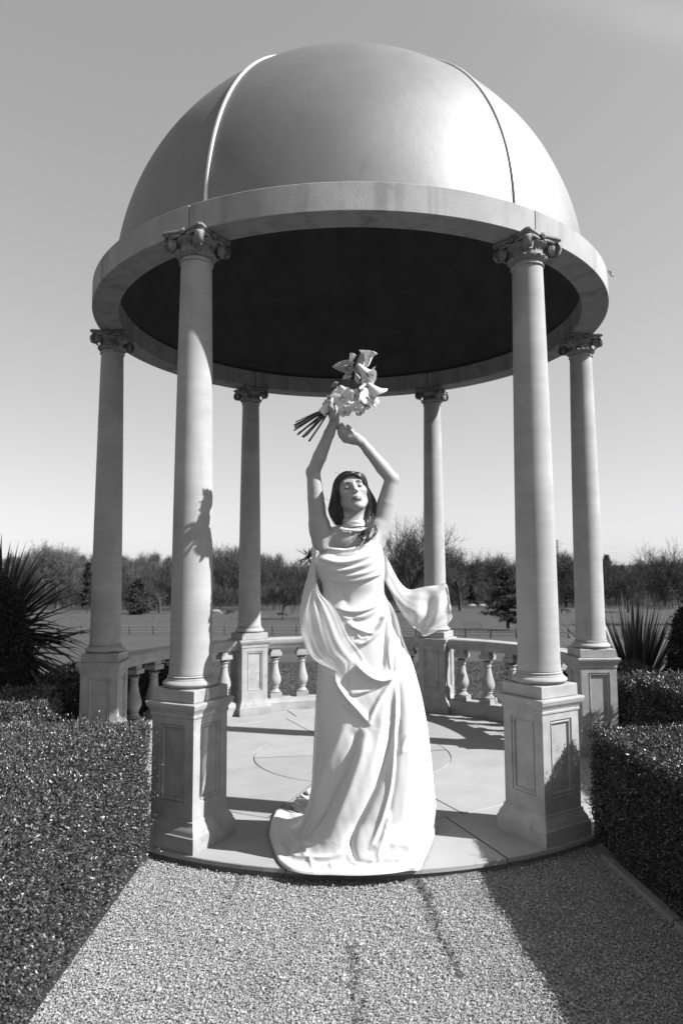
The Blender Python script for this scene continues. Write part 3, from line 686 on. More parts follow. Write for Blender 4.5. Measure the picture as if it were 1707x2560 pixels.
bare_tree('round bare tree on the skyline between the two left columns', 342, 300, 24, .7, 5, .34, 'bark_pale', levels=5, first=.22)
bare_tree('small bare field tree in front of the wood left of the bride', 708, 150, 10.5, .7, 6, .2, levels=5, first=.22)
bare_tree('round-topped bare tree right of the back right column', 1150, 190, 18.5, .8, 8, .32, levels=5, first=.22)
bare_tree('small round bare tree above the cedar, left of the front right column', 1240, 260, 20, .8, 9, .28, levels=5, first=.25)
bare_tree('bare tree with fine twigs reaching in at the right edge', 1712, 120, 15.5, .9, 10, .25, levels=5, first=.22)
bare_tree('bare tree in front of the wood seen between the two right columns', 1415, 230, 19, .7, 12, .3, levels=5, first=.25)
bare_tree('spreading bare tree left of the front left column', 400, 190, 13.5, .9, 15, .26, levels=5, first=.22)
bare_tree('low bare tree in the field left of the flax plant', 1570, 170, 11, .9, 16, .22, levels=5, first=.22)

def conifer(name, label, u, d, h_, wd, tiers, seed, mtl='evergreen', flat=True, n=9000, trunkh=.14, cat='tree'):
    r_ = np.random.default_rng(seed); base = place(u, d); root = empty(name, tuple(base)); tag(root, label, cat)
    t = MB(); t.tube([[0, 0, -.3], [0, 0, h_*.4], [.1, 0, h_*.92]], [wd*.035, wd*.03, wd*.01], 8); t.build('trunk', MAT['bark'], root)
    br = MB(); Ps = []
    for i in range(tiers):
        f = (i+r_.random()*.8)/tiers; z = h_*(trunkh+(.97-trunkh)*f); R0 = wd/2*(1-f**1.6)*r_.uniform(.55, 1.1)+wd*.05; a = r_.uniform(0, 6.28)
        d3 = np.array([math.cos(a), math.sin(a), r_.uniform(-.05, .25)]); L = R0
        br.tube([np.array([0, 0, z]), np.array([0, 0, z])+d3*L], [.08, .02], 4)
        m = max(30, int(n/tiers)); s_ = r_.random(m)**.6
        off = r_.normal(0, 1, (m, 3))*np.array([.22, .22, .075 if flat else .16])*wd*.28*(.35+.65*s_)[:, None]
        Ps.append(np.array([0, 0, z])+d3*(s_*L)[:, None]+off)
    P = np.concatenate(Ps); N = r_.normal(0, 1, P.shape); N[:, 2] = np.abs(N[:, 2])*.3
    N /= np.linalg.norm(N, axis=1)[:, None]
    br.build('branches', MAT['bark'], root)
    link('crown', leaf_mesh('crown', P, N, d*.0028, spread=.5, asp=.5), MAT['evergreenleaf'], root)['kind'] = 'stuff'
MAT['evergreenleaf'] = mat('evergreen_leaf_clump', .022, 0, 1, .8, attr=True)
conifer('cedar_tree', 'dark cedar with flat layered branches in the field at right', 1268, 112, 9.9, 8.2, 60, 2, n=15000)
conifer('evergreen_tree', 'narrow dark evergreen on the skyline beside the outer left column', 218, 190, 14, 4.2, 26, 5, flat=False, n=5000)
conifer('evergreen_shrub', 'dark rounded evergreen shrub between the two left columns', 345, 175, 8.8, 8.0, 34, 6, flat=False, n=7000, trunkh=.02, cat='shrub')
conifer('evergreen_tree', 'little pointed evergreen on the skyline right of the outer right column', 1520, 300, 19, 6, 24, 7, flat=False, n=4000)
conifer('evergreen_tree', 'dark evergreen in the wood right of the back right column', 1185, 235, 14, 8, 30, 8, flat=False, n=5000)

# far-off wood: trunks, boughs and twig clumps that read as one mass
def wood(name, label, u0, u1, d0, d1, prof, n, seed, tone=1.0, trunks=1.0, szk=.0030):
    r_ = np.random.default_rng(seed); us = r_.uniform(u0, u1, n); ds = r_.uniform(d0, d1, n)
    Ps, Ns, Tn = [], [], []; m = MB()
    for u, d in zip(us, ds):
        b = place(u, d); vt = np.interp(u, [p[0] for p in prof], [p[1] for p in prof])+r_.normal(0, 8)
        top = ray_at(u, vt, y=b[1])[2]; h_ = max(top-b[2], 2.5); wd = h_*r_.uniform(.28, .55)
        k = int(330*(h_/15)**.7); q = r_.normal(0, 1, (k, 3)); q /= np.linalg.norm(q, axis=1)[:, None]; q *= (r_.random(k)**.45)[:, None]
        C_ = np.array([0, 0, h_*.58]); P = b+C_+q*np.array([wd/2, wd/2, h_*.42]); Ps.append(P); N = q*.8+np.array([0, 0, 1.0]); Ns.append(N)
        tn = tone*r_.lognormal(0, .22)*(1 if r_.random() > .12 else 1.5)
        Tn.append(np.full(k, tn)*r_.lognormal(0, .25, k))
        if r_.random() < trunks:
            tp = b+np.array([r_.normal(0, .6), 0, h_*.75]); m.tube(catmull([b-np.array([0, 0, .4]), (b+tp)/2+np.array([r_.normal(0, .3), 0, 0]), tp], 4), [.22, .17, .12, .05], 4, cap=False, a=tone*r_.choice([1.0, 1.7, 2.4]))
            for _ in range(4):
                f = r_.uniform(.3, .8); q0 = b+(tp-b)*f; a = r_.uniform(0, 6.28); m.tube([q0, q0+np.array([math.cos(a)*wd*.35, math.sin(a)*wd*.3, h_*.25])], [.09, .03], 3, cap=False, a=tone*1.5)
    P = np.concatenate(Ps); N = np.concatenate(Ns); N /= np.linalg.norm(N, axis=1)[:, None]; tn = np.concatenate(Tn); k = len(P)
    dist = P[:, 1]-CAM_LOC[1]; L = (dist*szk*2.4*r_.uniform(.4, 1.3, k))[:, None]
    d = N+r_.normal(0, .35, (k, 3)); d /= np.linalg.norm(d, axis=1)[:, None]; s_ = np.cross(d, r_.normal(0, 1, (k, 3))); s_ /= np.linalg.norm(s_, axis=1)[:, None]
    V = np.stack([P-s_*L*.022, P+s_*L*.022, P+d*L+s_*L*.02, P+d*L-s_*L*.02], 1).reshape(-1, 3)
    m.add(V, None, (LEAFT[None]+(np.arange(k)*4)[:, None, None]).reshape(-1, 3), a=np.repeat(tn, 4))
    o = m.build(name, MAT['twig'], smooth=False, attr=True); tag(o, label, 'woodland', kind='stuff')
wood('woodland', 'bare winter wood with pale upright trunks behind the left columns and the bride', -60, 860, 255, 330,
     [(-60, 1420), (100, 1405), (200, 1400), (300, 1425), (420, 1405), (520, 1376), (600, 1378), (700, 1408), (780, 1410), (860, 1405)], 330, 21, 1.0)
wood('woodland', 'bare winter wood across the field to the right of the bride', 860, 1800, 250, 330,
     [(860, 1405), (950, 1400), (1030, 1392), (1100, 1400), (1180, 1420), (1240, 1395), (1300, 1402), (1400, 1388), (1480, 1400), (1540, 1412), (1640, 1408), (1800, 1400)], 330, 22, .85)
wood('woodland', 'thin far hedgerow trees on the pale hill at the left', -60, 700, 560, 760, [(-60, 1400), (200, 1398), (300, 1408), (420, 1402), (700, 1412)], 110, 23, 1.6, trunks=.3)
wood('scrub', 'low scrub and brambles along the foot of the wood at left', -40, 760, 215, 250, [(-40, 1470), (250, 1460), (400, 1462), (600, 1480), (760, 1480)], 170, 24, .8, trunks=.2)
wood('scrub', 'low scrub along the foot of the wood at right', 900, 1760, 205, 248, [(900, 1462), (1100, 1455), (1300, 1465), (1500, 1440), (1760, 1430)], 200, 25, .8, trunks=.2)

# post and rail fences
def fence(label, u0, d0, u1, d1, sp, hgt=1.25, rails=(.35, .75, 1.15)):
    a, b = place(u0, d0), place(u1, d1); L = np.linalg.norm(b-a); n = int(L/sp); root = empty('field_fence', tuple(a)); tag(root, label, 'fence')
    pts = np.array([a+(b-a)*k/n for k in range(n+1)]); pts[:, 2] = ground_z(pts[:, 0], pts[:, 1])
    pm = MB(); pm.box((0, 0, hgt/2), (.09, .09, hgt/2+.1)); pme = pm.mesh('post', False)
    for p in pts: link('post', pme, MAT['wood_post'], root, tuple(p-a))
    for r_ in rails:
        m = MB()
        for p, q in zip(pts[:-1], pts[1:]):
            m.tube([p-a+np.array([0, -.1, r_+rng.normal(0, .02)]), q-a+np.array([0, -.1, r_+rng.normal(0, .02)])], [.055, .055], 4)
        m.build('rail', MAT['wood_post'], root, smooth=False)
fence('dark post and rail fence crossing the field behind the balustrade', 860, 92, 1760, 84, 3.1)
fence('dark post and rail fence in the field on the left side', -30, 92, 860, 92, 3.1)
fence('distant wire and post fence along the foot of the left wood', -30, 128, 860, 140, 7.0, 1.1, (.9, 1.1))
# feeding rack in the field
fr = MB(); fb = place(1180, 118)
for x in (-1.4, 1.4):
    fr.box((x, 0, .45), (.06, .06, .45))
fr.box((0, 0, .85), (1.5, .04, .06)); fr.box((0, 0, .5), (1.5, .04, .05))
tag(fr.build('field_rail', MAT['wood_post'], smooth=False, loc=tuple(fb)), 'short pale rail standing alone in the field left of the cedar', 'rail')
# cattle, grazing
def cow(label, u, d, m_, face=1, L=2.1):
    base = place(u, d); root = empty('cow', tuple(base)); tag(root, label, 'cow')
    root.rotation_euler.z = 0 if face > 0 else math.pi
    V = []; r_ = []; E_ = []
    def vv(p, r): V.append(p); r_.append(r); return len(V)-1
    pel = vv((-.75, 0, 1.12), .34); mid = vv((-.1, 0, 1.05), .42); sh_ = vv((.55, 0, 1.10), .36); nk = vv((.95, 0, .95), .22); nk2 = vv((1.20, 0, .55), .15); hd = vv((1.32, 0, .35), .13); mz = vv((1.45, 0, .10), .085)
    E_ += [(pel, mid), (mid, sh_), (sh_, nk), (nk, nk2), (nk2, hd), (hd, mz)]
    for s_ in (-.17, .17):
        a = vv((-.85, s_, .85), .17); b = vv((-.72, s_, .62), .09); c = vv((-.86, s_, .42), .06); e = vv((-.84, s_, .06), .055); E_ += [(pel, a), (a, b), (b, c), (c, e)]
        a = vv((.58, s_, .72), .13); b = vv((.60, s_, .42), .07); e = vv((.60, s_, .06), .055); E_ += [(sh_, a), (a, b), (b, e)]
    tl = vv((-1.06, 0, 1.18), .05); t2 = vv((-1.14, 0, .75), .03); E_ += [(pel, tl), (tl, t2)]
    me = bpy.data.meshes.new('body'); me.from_pydata(V, E_, []); o = link('body', me, MAT[m_], root)
    o.modifiers.new('skin', 'SKIN'); sub = o.modifiers.new('sub', 'SUBSURF'); sub.levels = 1; sub.render_levels = 1
    for i, r in enumerate(r_): me.skin_vertices[0].data[i].radius = (r, r)
    me.skin_vertices[0].data[0].use_root = True
    e_ = MB()
    for s_ in (-1, 1): e_.tube([(1.22, .08*s_, .52), (1.20, .24*s_, .54)], [.05, .02], 5)
    e_.build('ear', MAT[m_], root)
cow('dark cow grazing left of the back left column, head down to the left', 577, 178, 'cow', -1)
cow('pale animal grazing at the edge of the front left column', 541, 182, 'sheep', 1)
cow('dark cow grazing between the two right columns', 1411, 165, 'cow', 1)
cow('pale animal grazing far off just left of the cedar', 1179, 205, 'sheep', -1)
cow('second pale animal beside the cedar branches', 1207, 205, 'sheep', 1)
cow('dark cow standing under the small bare tree left of the bride', 705, 160, 'cow', 1)
# pylon with wires
def pylon():
    b0 = place(1397, 900); top = ray_at(1397, 1349, y=b0[1])[2]; H = top-b0[2]; root = empty('pylon', tuple(b0)); tag(root, 'faint lattice electricity pylon on the horizon between the right columns', 'pylon')
    m = MB(); w0 = H*.09
    def wz(f): return w0*(1-f)**1.1*.5+.5
    for sx in (-1, 1):
        for sy in (-1, 1): m.tube([[sx*wz(f), sy*wz(f), f*H] for f in np.linspace(0, 1, 8)], .22, 4)
    for i in range(9):
        f0, f1 = i/9, (i+1)/9
        for sy in (-1, 1):
            m.tube([[-wz(f0), sy*wz(f0), f0*H], [wz(f1), sy*wz(f1), f1*H]], .14, 3); m.tube([[wz(f0), sy*wz(f0), f0*H], [-wz(f1), sy*wz(f1), f1*H]], .14, 3)
    m.build('lattice_tower', MAT['steel'], root, smooth=False)
    for f, l in ((.95, .14), (.84, .20), (.73, .16)):
        a = MB(); a.tube([[-l*H, 0, f*H], [0, 0, f*H+1.0], [l*H, 0, f*H]], .2, 4); a.tube([[-l*H, 0, f*H], [0, 0, f*H-.8], [l*H, 0, f*H]], .16, 4); a.build('cross_arm', MAT['steel'], root, smooth=False)
    return b0, H
b0, Hp = pylon()
wr = empty('power_line', tuple(b0)); tag(wr, 'thin sagging power lines strung across the sky at right', 'power line')
for f in (.95, .73):
    m = MB(); x = np.linspace(-330, 330, 60); m.tube(np.stack([x, 0*x, f*Hp-7+8*(np.abs(x)/330)**1.0*0+7*((x/165) % 2-1)**2-7*.5], 1), .07, 3); m.build('wire', MAT['steel'], wr, smooth=False)

# ================================================================== THE BRIDE
YB = -1.60                                   # depth of the body's axis
bride = empty('person', (0.05, YB, 0)); OB_ = np.array(bride.location)
tag(bride, 'woman in a long white satin gown raising both arms, holding a bouquet overhead', 'person')
def A(u, v, y=YB): return ray_at(u, v, y=y)
STEP = .003
lo = np.array([-.34, -1.86, .02]); hi = np.array([.42, -1.40, 2.20])
dims = np.ceil((hi-lo)/STEP).astype(int)
FLD = np.full(dims, .2, np.float32)
def sub_box(a, b, pad):
    i0 = np.clip(np.floor((np.minimum(a, b)-pad-lo)/STEP).astype(int), 0, dims-1); i1 = np.clip(np.ceil((np.maximum(a, b)+pad-lo)/STEP).astype(int)+1, 1, dims)
    sl = tuple(slice(i0[k], i1[k]) for k in range(3))
    ax = [lo[k]+STEP*np.arange(i0[k], i1[k], dtype=np.float32) for k in range(3)]
    return sl, [q.astype(np.float32) for q in np.meshgrid(*ax, indexing='ij', sparse=True)]
def smin(a, b, k):
    h_ = np.maximum(k-np.abs(a-b), 0)/k; return np.minimum(a, b)-h_*h_*k*.25
def apply(sl, d, k, sub=False):
    if sub: FLD[sl] = -smin(-FLD[sl], d, k)
    else: FLD[sl] = smin(FLD[sl], d, k)
def cap(a, b, ra, rb, k=.012, sub=False):
    a, b = np.array(a, float), np.array(b, float); sl, (X, Y, Z) = sub_box(a, b, max(ra, rb)+k+.01)
    ab = b-a; L2 = ab@ab+1e-12; t = np.clip(((X-a[0])*ab[0]+(Y-a[1])*ab[1]+(Z-a[2])*ab[2])/L2, 0, 1)
    d = np.sqrt((X-a[0]-t*ab[0])**2+(Y-a[1]-t*ab[1])**2+(Z-a[2]-t*ab[2])**2)-(ra+(rb-ra)*t); apply(sl, d, k, sub)
def chain(pts, rs, k=.01):
    for i in range(len(pts)-1): cap(pts[i], pts[i+1], rs[i], rs[i+1], k)
def ell(c, r, Rm=None, k=.015, sub=False):
    c = np.array(c, float); r = np.array(r, float); sl, (X, Y, Z) = sub_box(c, c, r.max()+k+.012)
    x, y, z = X-c[0], Y-c[1], Z-c[2]
    if Rm is not None: x, y, z = (Rm[0, i]*x+Rm[1, i]*y+Rm[2, i]*z for i in range(3))     # to local axes
    k0 = np.sqrt((x/r[0])**2+(y/r[1])**2+(z/r[2])**2); k1 = np.sqrt((x/r[0]**2)**2+(y/r[1]**2)**2+(z/r[2]**2)**2)+1e-9
    apply(sl, k0*(k0-1)/k1, k, sub)
# --- torso
chest = A(874, 1412); waist = A(880, 1500); hip = A(884, 1580)
ell(A(873, 1398), (.118, .080, .135), k=.03); ell(A(874, 1352, YB-.020), (.112, .068, .080), k=.04)
ell(waist, (.105, .078, .13), k=.04); ell(hip, (.150, .105, .125), k=.05)
ell(A(836, 1412, YB-.055), (.058, .048, .058), k=.03); ell(A(915, 1410, YB-.055), (.058, .048, .058), k=.03)
for s_, u in ((-1, 852), (1, 918)):
    p = A(u, 1640); cap(p, [p[0], YB, .50], .080, .058, .04); cap([p[0], YB, .50], [p[0], YB+.02, .10], .052, .036, .02); cap([p[0], YB+.03, .05], [p[0], YB-.10, .035], .034, .026, .02)
# --- arms (her right arm is at the left of the picture)
shL, elL, wrL = A(797, 1326, YB+.012), A(783, 1180, YB-.02), A(836, 1052, YB-.09)
shR, elR, wrR = A(945, 1330, YB+.015), A(979, 1197, YB-.015), A(903, 1104, YB-.06)
def arm(sh_, el_, wr_, out):
    cap(sh_+np.array([-.015*out, .01, -.05]), sh_+np.array([0, 0, .03]), .050, .046, .035)
    m = sh_*.45+el_*.55; cap(sh_, m, .0450, .0390, .012); cap(m, el_, .0390, .0315, .003)
    ell(el_+np.array([.004*out, .004, 0]), (.030, .030, .030), k=.012)
    f = el_*.70+wr_*.30; cap(el_, f, .0305, .0325, .008); f2 = el_*.25+wr_*.75; cap(f, f2, .0325, .0240, .004); cap(f2, wr_, .0245, .0215, .01)
arm(shL, elL, wrL, -1); arm(shR, elR, wrR, 1)
# armpit folds and collar bones
cap(A(812, 1372, YB-.045), A(806, 1312, YB-.012), .030, .028, .03); cap(A(932, 1378, YB-.050), A(941, 1316, YB-.008), .028, .028, .03)
nb = A(880, 1338, YB-.076)
for s_ in (-1, 1): cap(nb+np.array([.012*s_, 0, .006]), nb+np.array([.085*s_, .030, .034]), .0085, .0085, .014)
ell(nb+np.array([0, -.004, .004]), (.010, .008, .009), k=.012, sub=True)
# --- head
HC = A(880, 1229, YB-.012)                    # centre of the skull
HR = rmat((0, 0, 1), R(8))@rmat((0, 1, 0), R(-11))@rmat((1, 0, 0), R(-14))
# local axes: x towards image right, y towards the back of the head (face looks along -y), z up
def H(x, y, z): return HC+HR@np.array([x, -y, z])      # y here measured forwards, out of the face
S = .95
def h_(x, y, z): return H(x*S, y*S, z*S)
def hell(c, r, k=.012, sub=False, rot=None):
    Rm = HR if rot is None else HR@rot
    ell(h_(*c), np.array(r)*S, Rm, k, sub)
def hcap(a, b, ra, rb, k=.008, sub=False): cap(h_(*a), h_(*b), ra*S, rb*S, k, sub)
# neck first
cap(A(884, 1335, YB+.005), h_(0, -.022, -.070), .050, .047, .02)
cap(A(884, 1352, YB+.005), A(884, 1325, YB+.005), .068, .050, .05)
for s_ in (-1, 1): cap(h_(s_*.050, -.020, -.050), A(882, 1334, YB-.050)+np.array([s_*.013, 0, 0]), .012, .009, .022)
hell((0, -.022, .028), (.073, .088, .080), .02)
hell((0, .030, .030), (.060, .052, .058), .03)
hell((0, .022, -.035), (.060, .062, .072), .03)
for s_ in (-1, 1):
    hcap((s_*.054, -.002, -.050), (s_*.020, .058, -.100), .014, .014, .022)
    hell((s_*.040, .052, -.022), (.022, .022, .018), .018)
hell((0, .066, -.098), (.020, .018, .016), .018)
hcap((-.036, .072, .022), (.036, .072, .022), .011, .011, .016)
for s_ in (-1, 1):
    hell((s_*.0315, .086, .001), (.018, .015, .012), .010, True)
    hell((s_*.0315, .0665, .0005), (.0138, .0138, .0125), .004)
hcap((0, .080, .016), (0, .101, -.024), .0062, .0082, .010); hell((0, .1035, -.028), (.0085, .0085, .0075), .006)
for s_ in (-1, 1):
    hell((s_*.0108, .0925, -.0325), (.0066, .0085, .0060), .005)
    hell((s_*.0062, .0985, -.0385), (.0036, .0050, .0048), .0025, True)
hell((0, .075, -.068), (.026, .022, .022), .012)
hcap((-.023, .080, -.0650), (-.004, .0930, -.0610), .0030, .0044, .005); hcap((.023, .080, -.0650), (.004, .0930, -.0610), .0030, .0044, .005)
hcap((-.017, .082, -.0700), (0, .0910, -.0730), .0038, .0056, .005); hcap((.017, .082, -.0700), (0, .0910, -.0730), .0038, .0056, .005)
hcap((-.020, .0905, -.0668), (.020, .0905, -.0668), .0016, .0016, .003, True); hcap((-.006, .0995, -.0664), (.006, .0995, -.0664), .0014, .0014, .003, True)
hcap((-.010, .088, -.083), (.010, .088, -.083), .0045, .0045, .010, True)
for s_ in (-1, 1): hell((s_*.073, -.012, -.006), (.008, .019, .030), .006)
# --- her right hand, closed round the handle of the bouquet
YQ = -1.735
bq = lambda x, y, dy=0.0: ray_at(720+x/5.6, 860+y/5.6, y=YQ+dy)      # read off an enlargement of the bouquet
palm = bq(652, 900, .012)
cap(wrL, bq(640, 960, .012), .0215, .024, .012); cap(bq(640, 985, .012), bq(655, 880, .012), .024, .025, .012)
cap(bq(625, 985, .012), bq(628, 880, .0), .017, .017, .010)
chain([bq(628, 925, -.010), bq(592, 872, -.028), bq(598, 815, -.030), bq(612, 768, -.026)], [.0135, .0110, .0098, .0082], .006)
for i, (q0, q1) in enumerate((((668, 850), (578, 748)), ((660, 872), (548, 805)), ((650, 905), (516, 852)), ((640, 935), (505, 905)))):
    m0 = bq(q0[0]*.62+q1[0]*.38, q0[1]*.62+q1[1]*.38-12, .046); q1 = (q1[0]-16, q1[1]-14); m1 = bq(q0[0]*.22+q1[0]*.78-4, q0[1]*.22+q1[1]*.78-10, .030)
    chain([bq(*q0, .030), m0, m1, bq(*q1, .002)], [.0105, .0095, .0088, .0080], .004)
# --- her left hand, open, palm towards us
YP = YB-.085
bh = lambda x, y, dy=0.0: ray_at(720+x/5.6, 860+y/5.6, y=YP+dy)
cap(wrR, bh(965, 1330, .01), .0205, .0225, .012); cap(bh(960, 1335, .01), bh(850, 1300, .0), .0235, .0205, .014); cap(bh(900, 1345, .012), bh(805, 1335, .012), .0190, .0175, .014)
cap(bh(945, 1290), bh(880, 1262, -.004), .0165, .0145, .012)
chain([bh(925, 1275, -.006), bh(892, 1225, -.014), bh(858, 1175, -.016), bh(832, 1140, -.013)], [.0135, .0100, .0088, .0068], .005)
chain([bh(852, 1285, -.002), bh(818, 1228, -.010), bh(785, 1168, -.008), bh(748, 1110, 0)], [.0105, .0088, .0080, .0062], .004)
chain([bh(815, 1295, .002), bh(762, 1228, -.012), bh(735, 1170, -.010), bh(706, 1122, .002)], [.0105, .0088, .0080, .0062], .004)
chain([bh(790, 1318, .010), bh(738, 1262, -.006), bh(718, 1220, -.004), bh(694, 1172, .010)], [.0100, .0082, .0074, .0058], .004)
chain([bh(782, 1345, .020), bh(738, 1300, .012), bh(716, 1262, .012), bh(700, 1222, .020)], [.0090, .0074, .0066, .0052], .004)
# --- surface nets: one continuous skin
def surface_nets(F, lo, st):
    s = F < 0; nx, ny, nz = F.shape
    c = s[:-1, :-1, :-1].astype(np.int8)
    tot = np.zeros((nx-1, ny-1, nz-1), np.int8)
    for i in (0, 1):
        for j in (0, 1):
            for k in (0, 1): tot += s[i:nx-1+i, j:ny-1+j, k:nz-1+k]
    act = np.argwhere((tot > 0) & (tot < 8)); idx = np.full(tot.shape, -1, np.int32); idx[tuple(act.T)] = np.arange(len(act))
    acc = np.zeros((len(act), 3)); cnt = np.zeros(len(act))
    cs = [(i, j, k) for i in (0, 1) for j in (0, 1) for k in (0, 1)]
    for a in cs:
        for ax in range(3):
            if a[ax]: continue
            b = list(a); b[ax] = 1
            fa = F[act[:, 0]+a[0], act[:, 1]+a[1], act[:, 2]+a[2]]; fb = F[act[:, 0]+b[0], act[:, 1]+b[1], act[:, 2]+b[2]]
            m = (fa < 0) != (fb < 0); t = np.where(m, fa/(fa-fb+1e-12), 0)
            p = np.tile(np.array(a, float), (len(act), 1)); p[:, ax] = t; acc += p*m[:, None]; cnt += m
    V = lo+st*(act+acc/np.maximum(cnt, 1)[:, None])
    Q = []
    for ax in range(3):
        a = [slice(None)]*3; b = [slice(None)]*3; a[ax] = slice(0, -1); b[ax] = slice(1, None)
        e = np.argwhere(s[tuple(a)] != s[tuple(b)]); u, v_ = [(1, 2), (2, 0), (0, 1)][ax]
        e = e[(e[:, u] > 0) & (e[:, v_] > 0) & (e[:, u] < F.shape[u]-1) & (e[:, v_] < F.shape[v_]-1)]
        q = []
        for du, dv in ((1, 1), (0, 1), (0, 0), (1, 0)):
            c = e.copy(); c[:, u] -= du; c[:, v_] -= dv; q.append(idx[c[:, 0], c[:, 1], c[:, 2]])
        q = np.stack(q, 1); flip = ~s[tuple(e.T)]; q[flip] = q[flip][:, ::-1]; Q.append(q)
    Q = np.concatenate(Q); Q = Q[(Q >= 0).all(1)]
    return V, Q
BV, BQ = surface_nets(FLD, lo+0, STEP)
def relax(V, Q, it, lam=.5):
    E_ = np.concatenate([Q[:, [0, 1]], Q[:, [1, 2]], Q[:, [2, 3]], Q[:, [3, 0]]]); n = len(V)
    deg = np.bincount(E_[:, 0], minlength=n)+np.bincount(E_[:, 1], minlength=n)+1e-9
    for _ in range(it):
        av = np.stack([np.bincount(E_[:, 0], V[E_[:, 1], k], n)+np.bincount(E_[:, 1], V[E_[:, 0], k], n) for k in range(3)], 1)/deg[:, None]
        V = V+lam*(av-V)
    return V
BV = relax(BV, BQ, 2, .45)
# skin tone: the lips' own colour, painted nostril shade, eye hollows slightly darker
loc_h = (BV-HC)@HR; hx, hy, hz = loc_h[:, 0]/S, -loc_h[:, 1]/S, loc_h[:, 2]/S
tone = np.ones(len(BV)); face = hy > .05
lip = face & (np.abs(hx) < .025) & ((((hz+.0668)/(.0115-.25*np.abs(hx)))**2) < 1) & (hy > .078); tone[lip] = .42
tone[(np.abs(np.abs(hx)-.0062) < .0035) & (np.abs(hz+.040) < .004) & (hy > .085)] = .25  # shade inside the nostrils put into the skin tone
tone[face & (((np.abs(hx)-.0315)/.017)**2+((hz-.003)/.009)**2 < 1)] *= .86
link('body', mesh_np('body', BV-OB_, BQ, None, True, {'tone': tone}), MAT['skin'], bride)
# lashes of the half-closed eyes, brows
def hpts(L, n=12): return catmull([h_(*p)-OB_ for p in L], n)
for s_ in (-1, 1):
    m = MB(); m.tube(hpts([(s_*.0185, .0755, -.0035), (s_*.025, .0800, -.0062), (s_*.0325, .0808, -.0070), (s_*.040, .0765, -.0055), (s_*.0460, .0690, -.0020)]), [.0006]+[.0021]*10+[.0006], 5)
    for t in np.linspace(.15, .95, 9):
        x = .0185+.028*t; m.tube([h_(s_*x, .0800-.10*(x-.031)**2*40*.6, -.0065)-OB_, h_(s_*(x+.003), .0865, -.0105)-OB_], [.0004, .0002], 3)
    m.build('eyelashes', MAT['lash'], bride)
    m = MB(); m.tube(hpts([(s_*.0150, .0865, .0165), (s_*.026, .0865, .0205), (s_*.038, .0805, .0215), (s_*.0500, .0670, .0160)]), [.0018, .0030, .0030, .0029, .0028, .0026, .0024, .0021, .0018, .0015, .001, .0005], 5); m.build('eyebrow', MAT['lash'], bride)

# ------------------------------------------------------------------ the gown
def seg_dist(U, V_, P):
    """distance (with sign by side) and position along a polyline, all in photo pixels"""
    best = np.full(U.shape, 1e9); sg = np.zeros(U.shape); par = np.zeros(U.shape); L = np.linalg.norm(np.diff(P, axis=0), axis=1); cum = np.concatenate([[0], np.cumsum(L)])
    for i in range(len(P)-1):
        a, b = P[i], P[i+1]; ab = b-a; t = np.clip(((U-a[0])*ab[0]+(V_-a[1])*ab[1])/(ab@ab+1e-9), 0, 1); dx = U-a[0]-t*ab[0]; dy = V_-a[1]-t*ab[1]; d = np.hypot(dx, dy)
        m = d < best; best[m] = d[m]; sg[m] = np.sign(ab[0]*dy-ab[1]*dx)[m]; par[m] = ((cum[i]+t*L[i])/cum[-1])[m]
    return best, sg, par
Z1 = lambda L: np.array([(640+x/3.015, 840+y/3.015) for x, y in L])
Z2 = lambda L: np.array([(640+x/3.015, 1500+y/3.015) for x, y in L])
FOLDS = []
def fold(P, w1, w2, amp, t0=.15, t1=.15): FOLDS.append((catmull(P, 28), w1, w2, amp, t0, t1))
# widths are in photo pixels on the two sides of the line, heights in metres
# bodice: cowl
fold(Z1([(485, 1598), (600, 1618), (690, 1620), (800, 1592), (885, 1552)]), 3, 9, .010, .05, .05)
fold(Z1([(450, 1672), (540, 1698), (640, 1712), (760, 1690), (900, 1632)]), 4, 11, .012)
fold(Z1([(560, 1650), (680, 1662), (800, 1640), (870, 1610)]), 8, 5, -.008)
fold(Z1([(560, 1775), (680, 1762), (800, 1725), (950, 1650)]), 5, 7, .011)
fold(Z1([(590, 1738), (700, 1732), (820, 1700), (930, 1655)]), 5, 5, -.009)
fold(Z1([(600, 1808), (720, 1802), (840, 1775), (955, 1720)]), 5, 6, .009)
fold(Z1([(600, 1790), (720, 1782), (850, 1750), (950, 1695)]), 4, 4, -.007)
fold(Z1([(530, 1825), (640, 1848), (780, 1838), (955, 1785)]), 3, 8, .012)
fold(Z1([(560, 1850), (680, 1868), (800, 1858), (950, 1815)]), 4, 5, -.006)
fold(Z1([(470, 1760), (540, 1830), (620, 1900), (700, 2050)]), 12, 12, -.006)
# hip drape
fold(Z1([(600, 2056), (700, 2082), (800, 2078), (900, 2040), (975, 1985)]), 3, 9, .016)
fold(Z1([(690, 2170), (760, 2212), (850, 2242), (895, 2238)]), 3, 7, .013)
fold(Z1([(700, 2130), (790, 2150), (880, 2120), (960, 2060)]), 7, 7, -.010)
fold(Z1([(620, 2110), (720, 2130), (820, 2110), (930, 2050)]), 6, 5, .007)
fold(Z2([(735, 352), (830, 318), (910, 250), (965, 160), (985, 90)]), 4, 9, .020)
fold(Z2([(750, 300), (840, 265), (900, 200), (950, 120)]), 7, 7, -.011)
fold(Z2([(760, 260), (790, 290), (850, 285)]), 4, 5, .010)
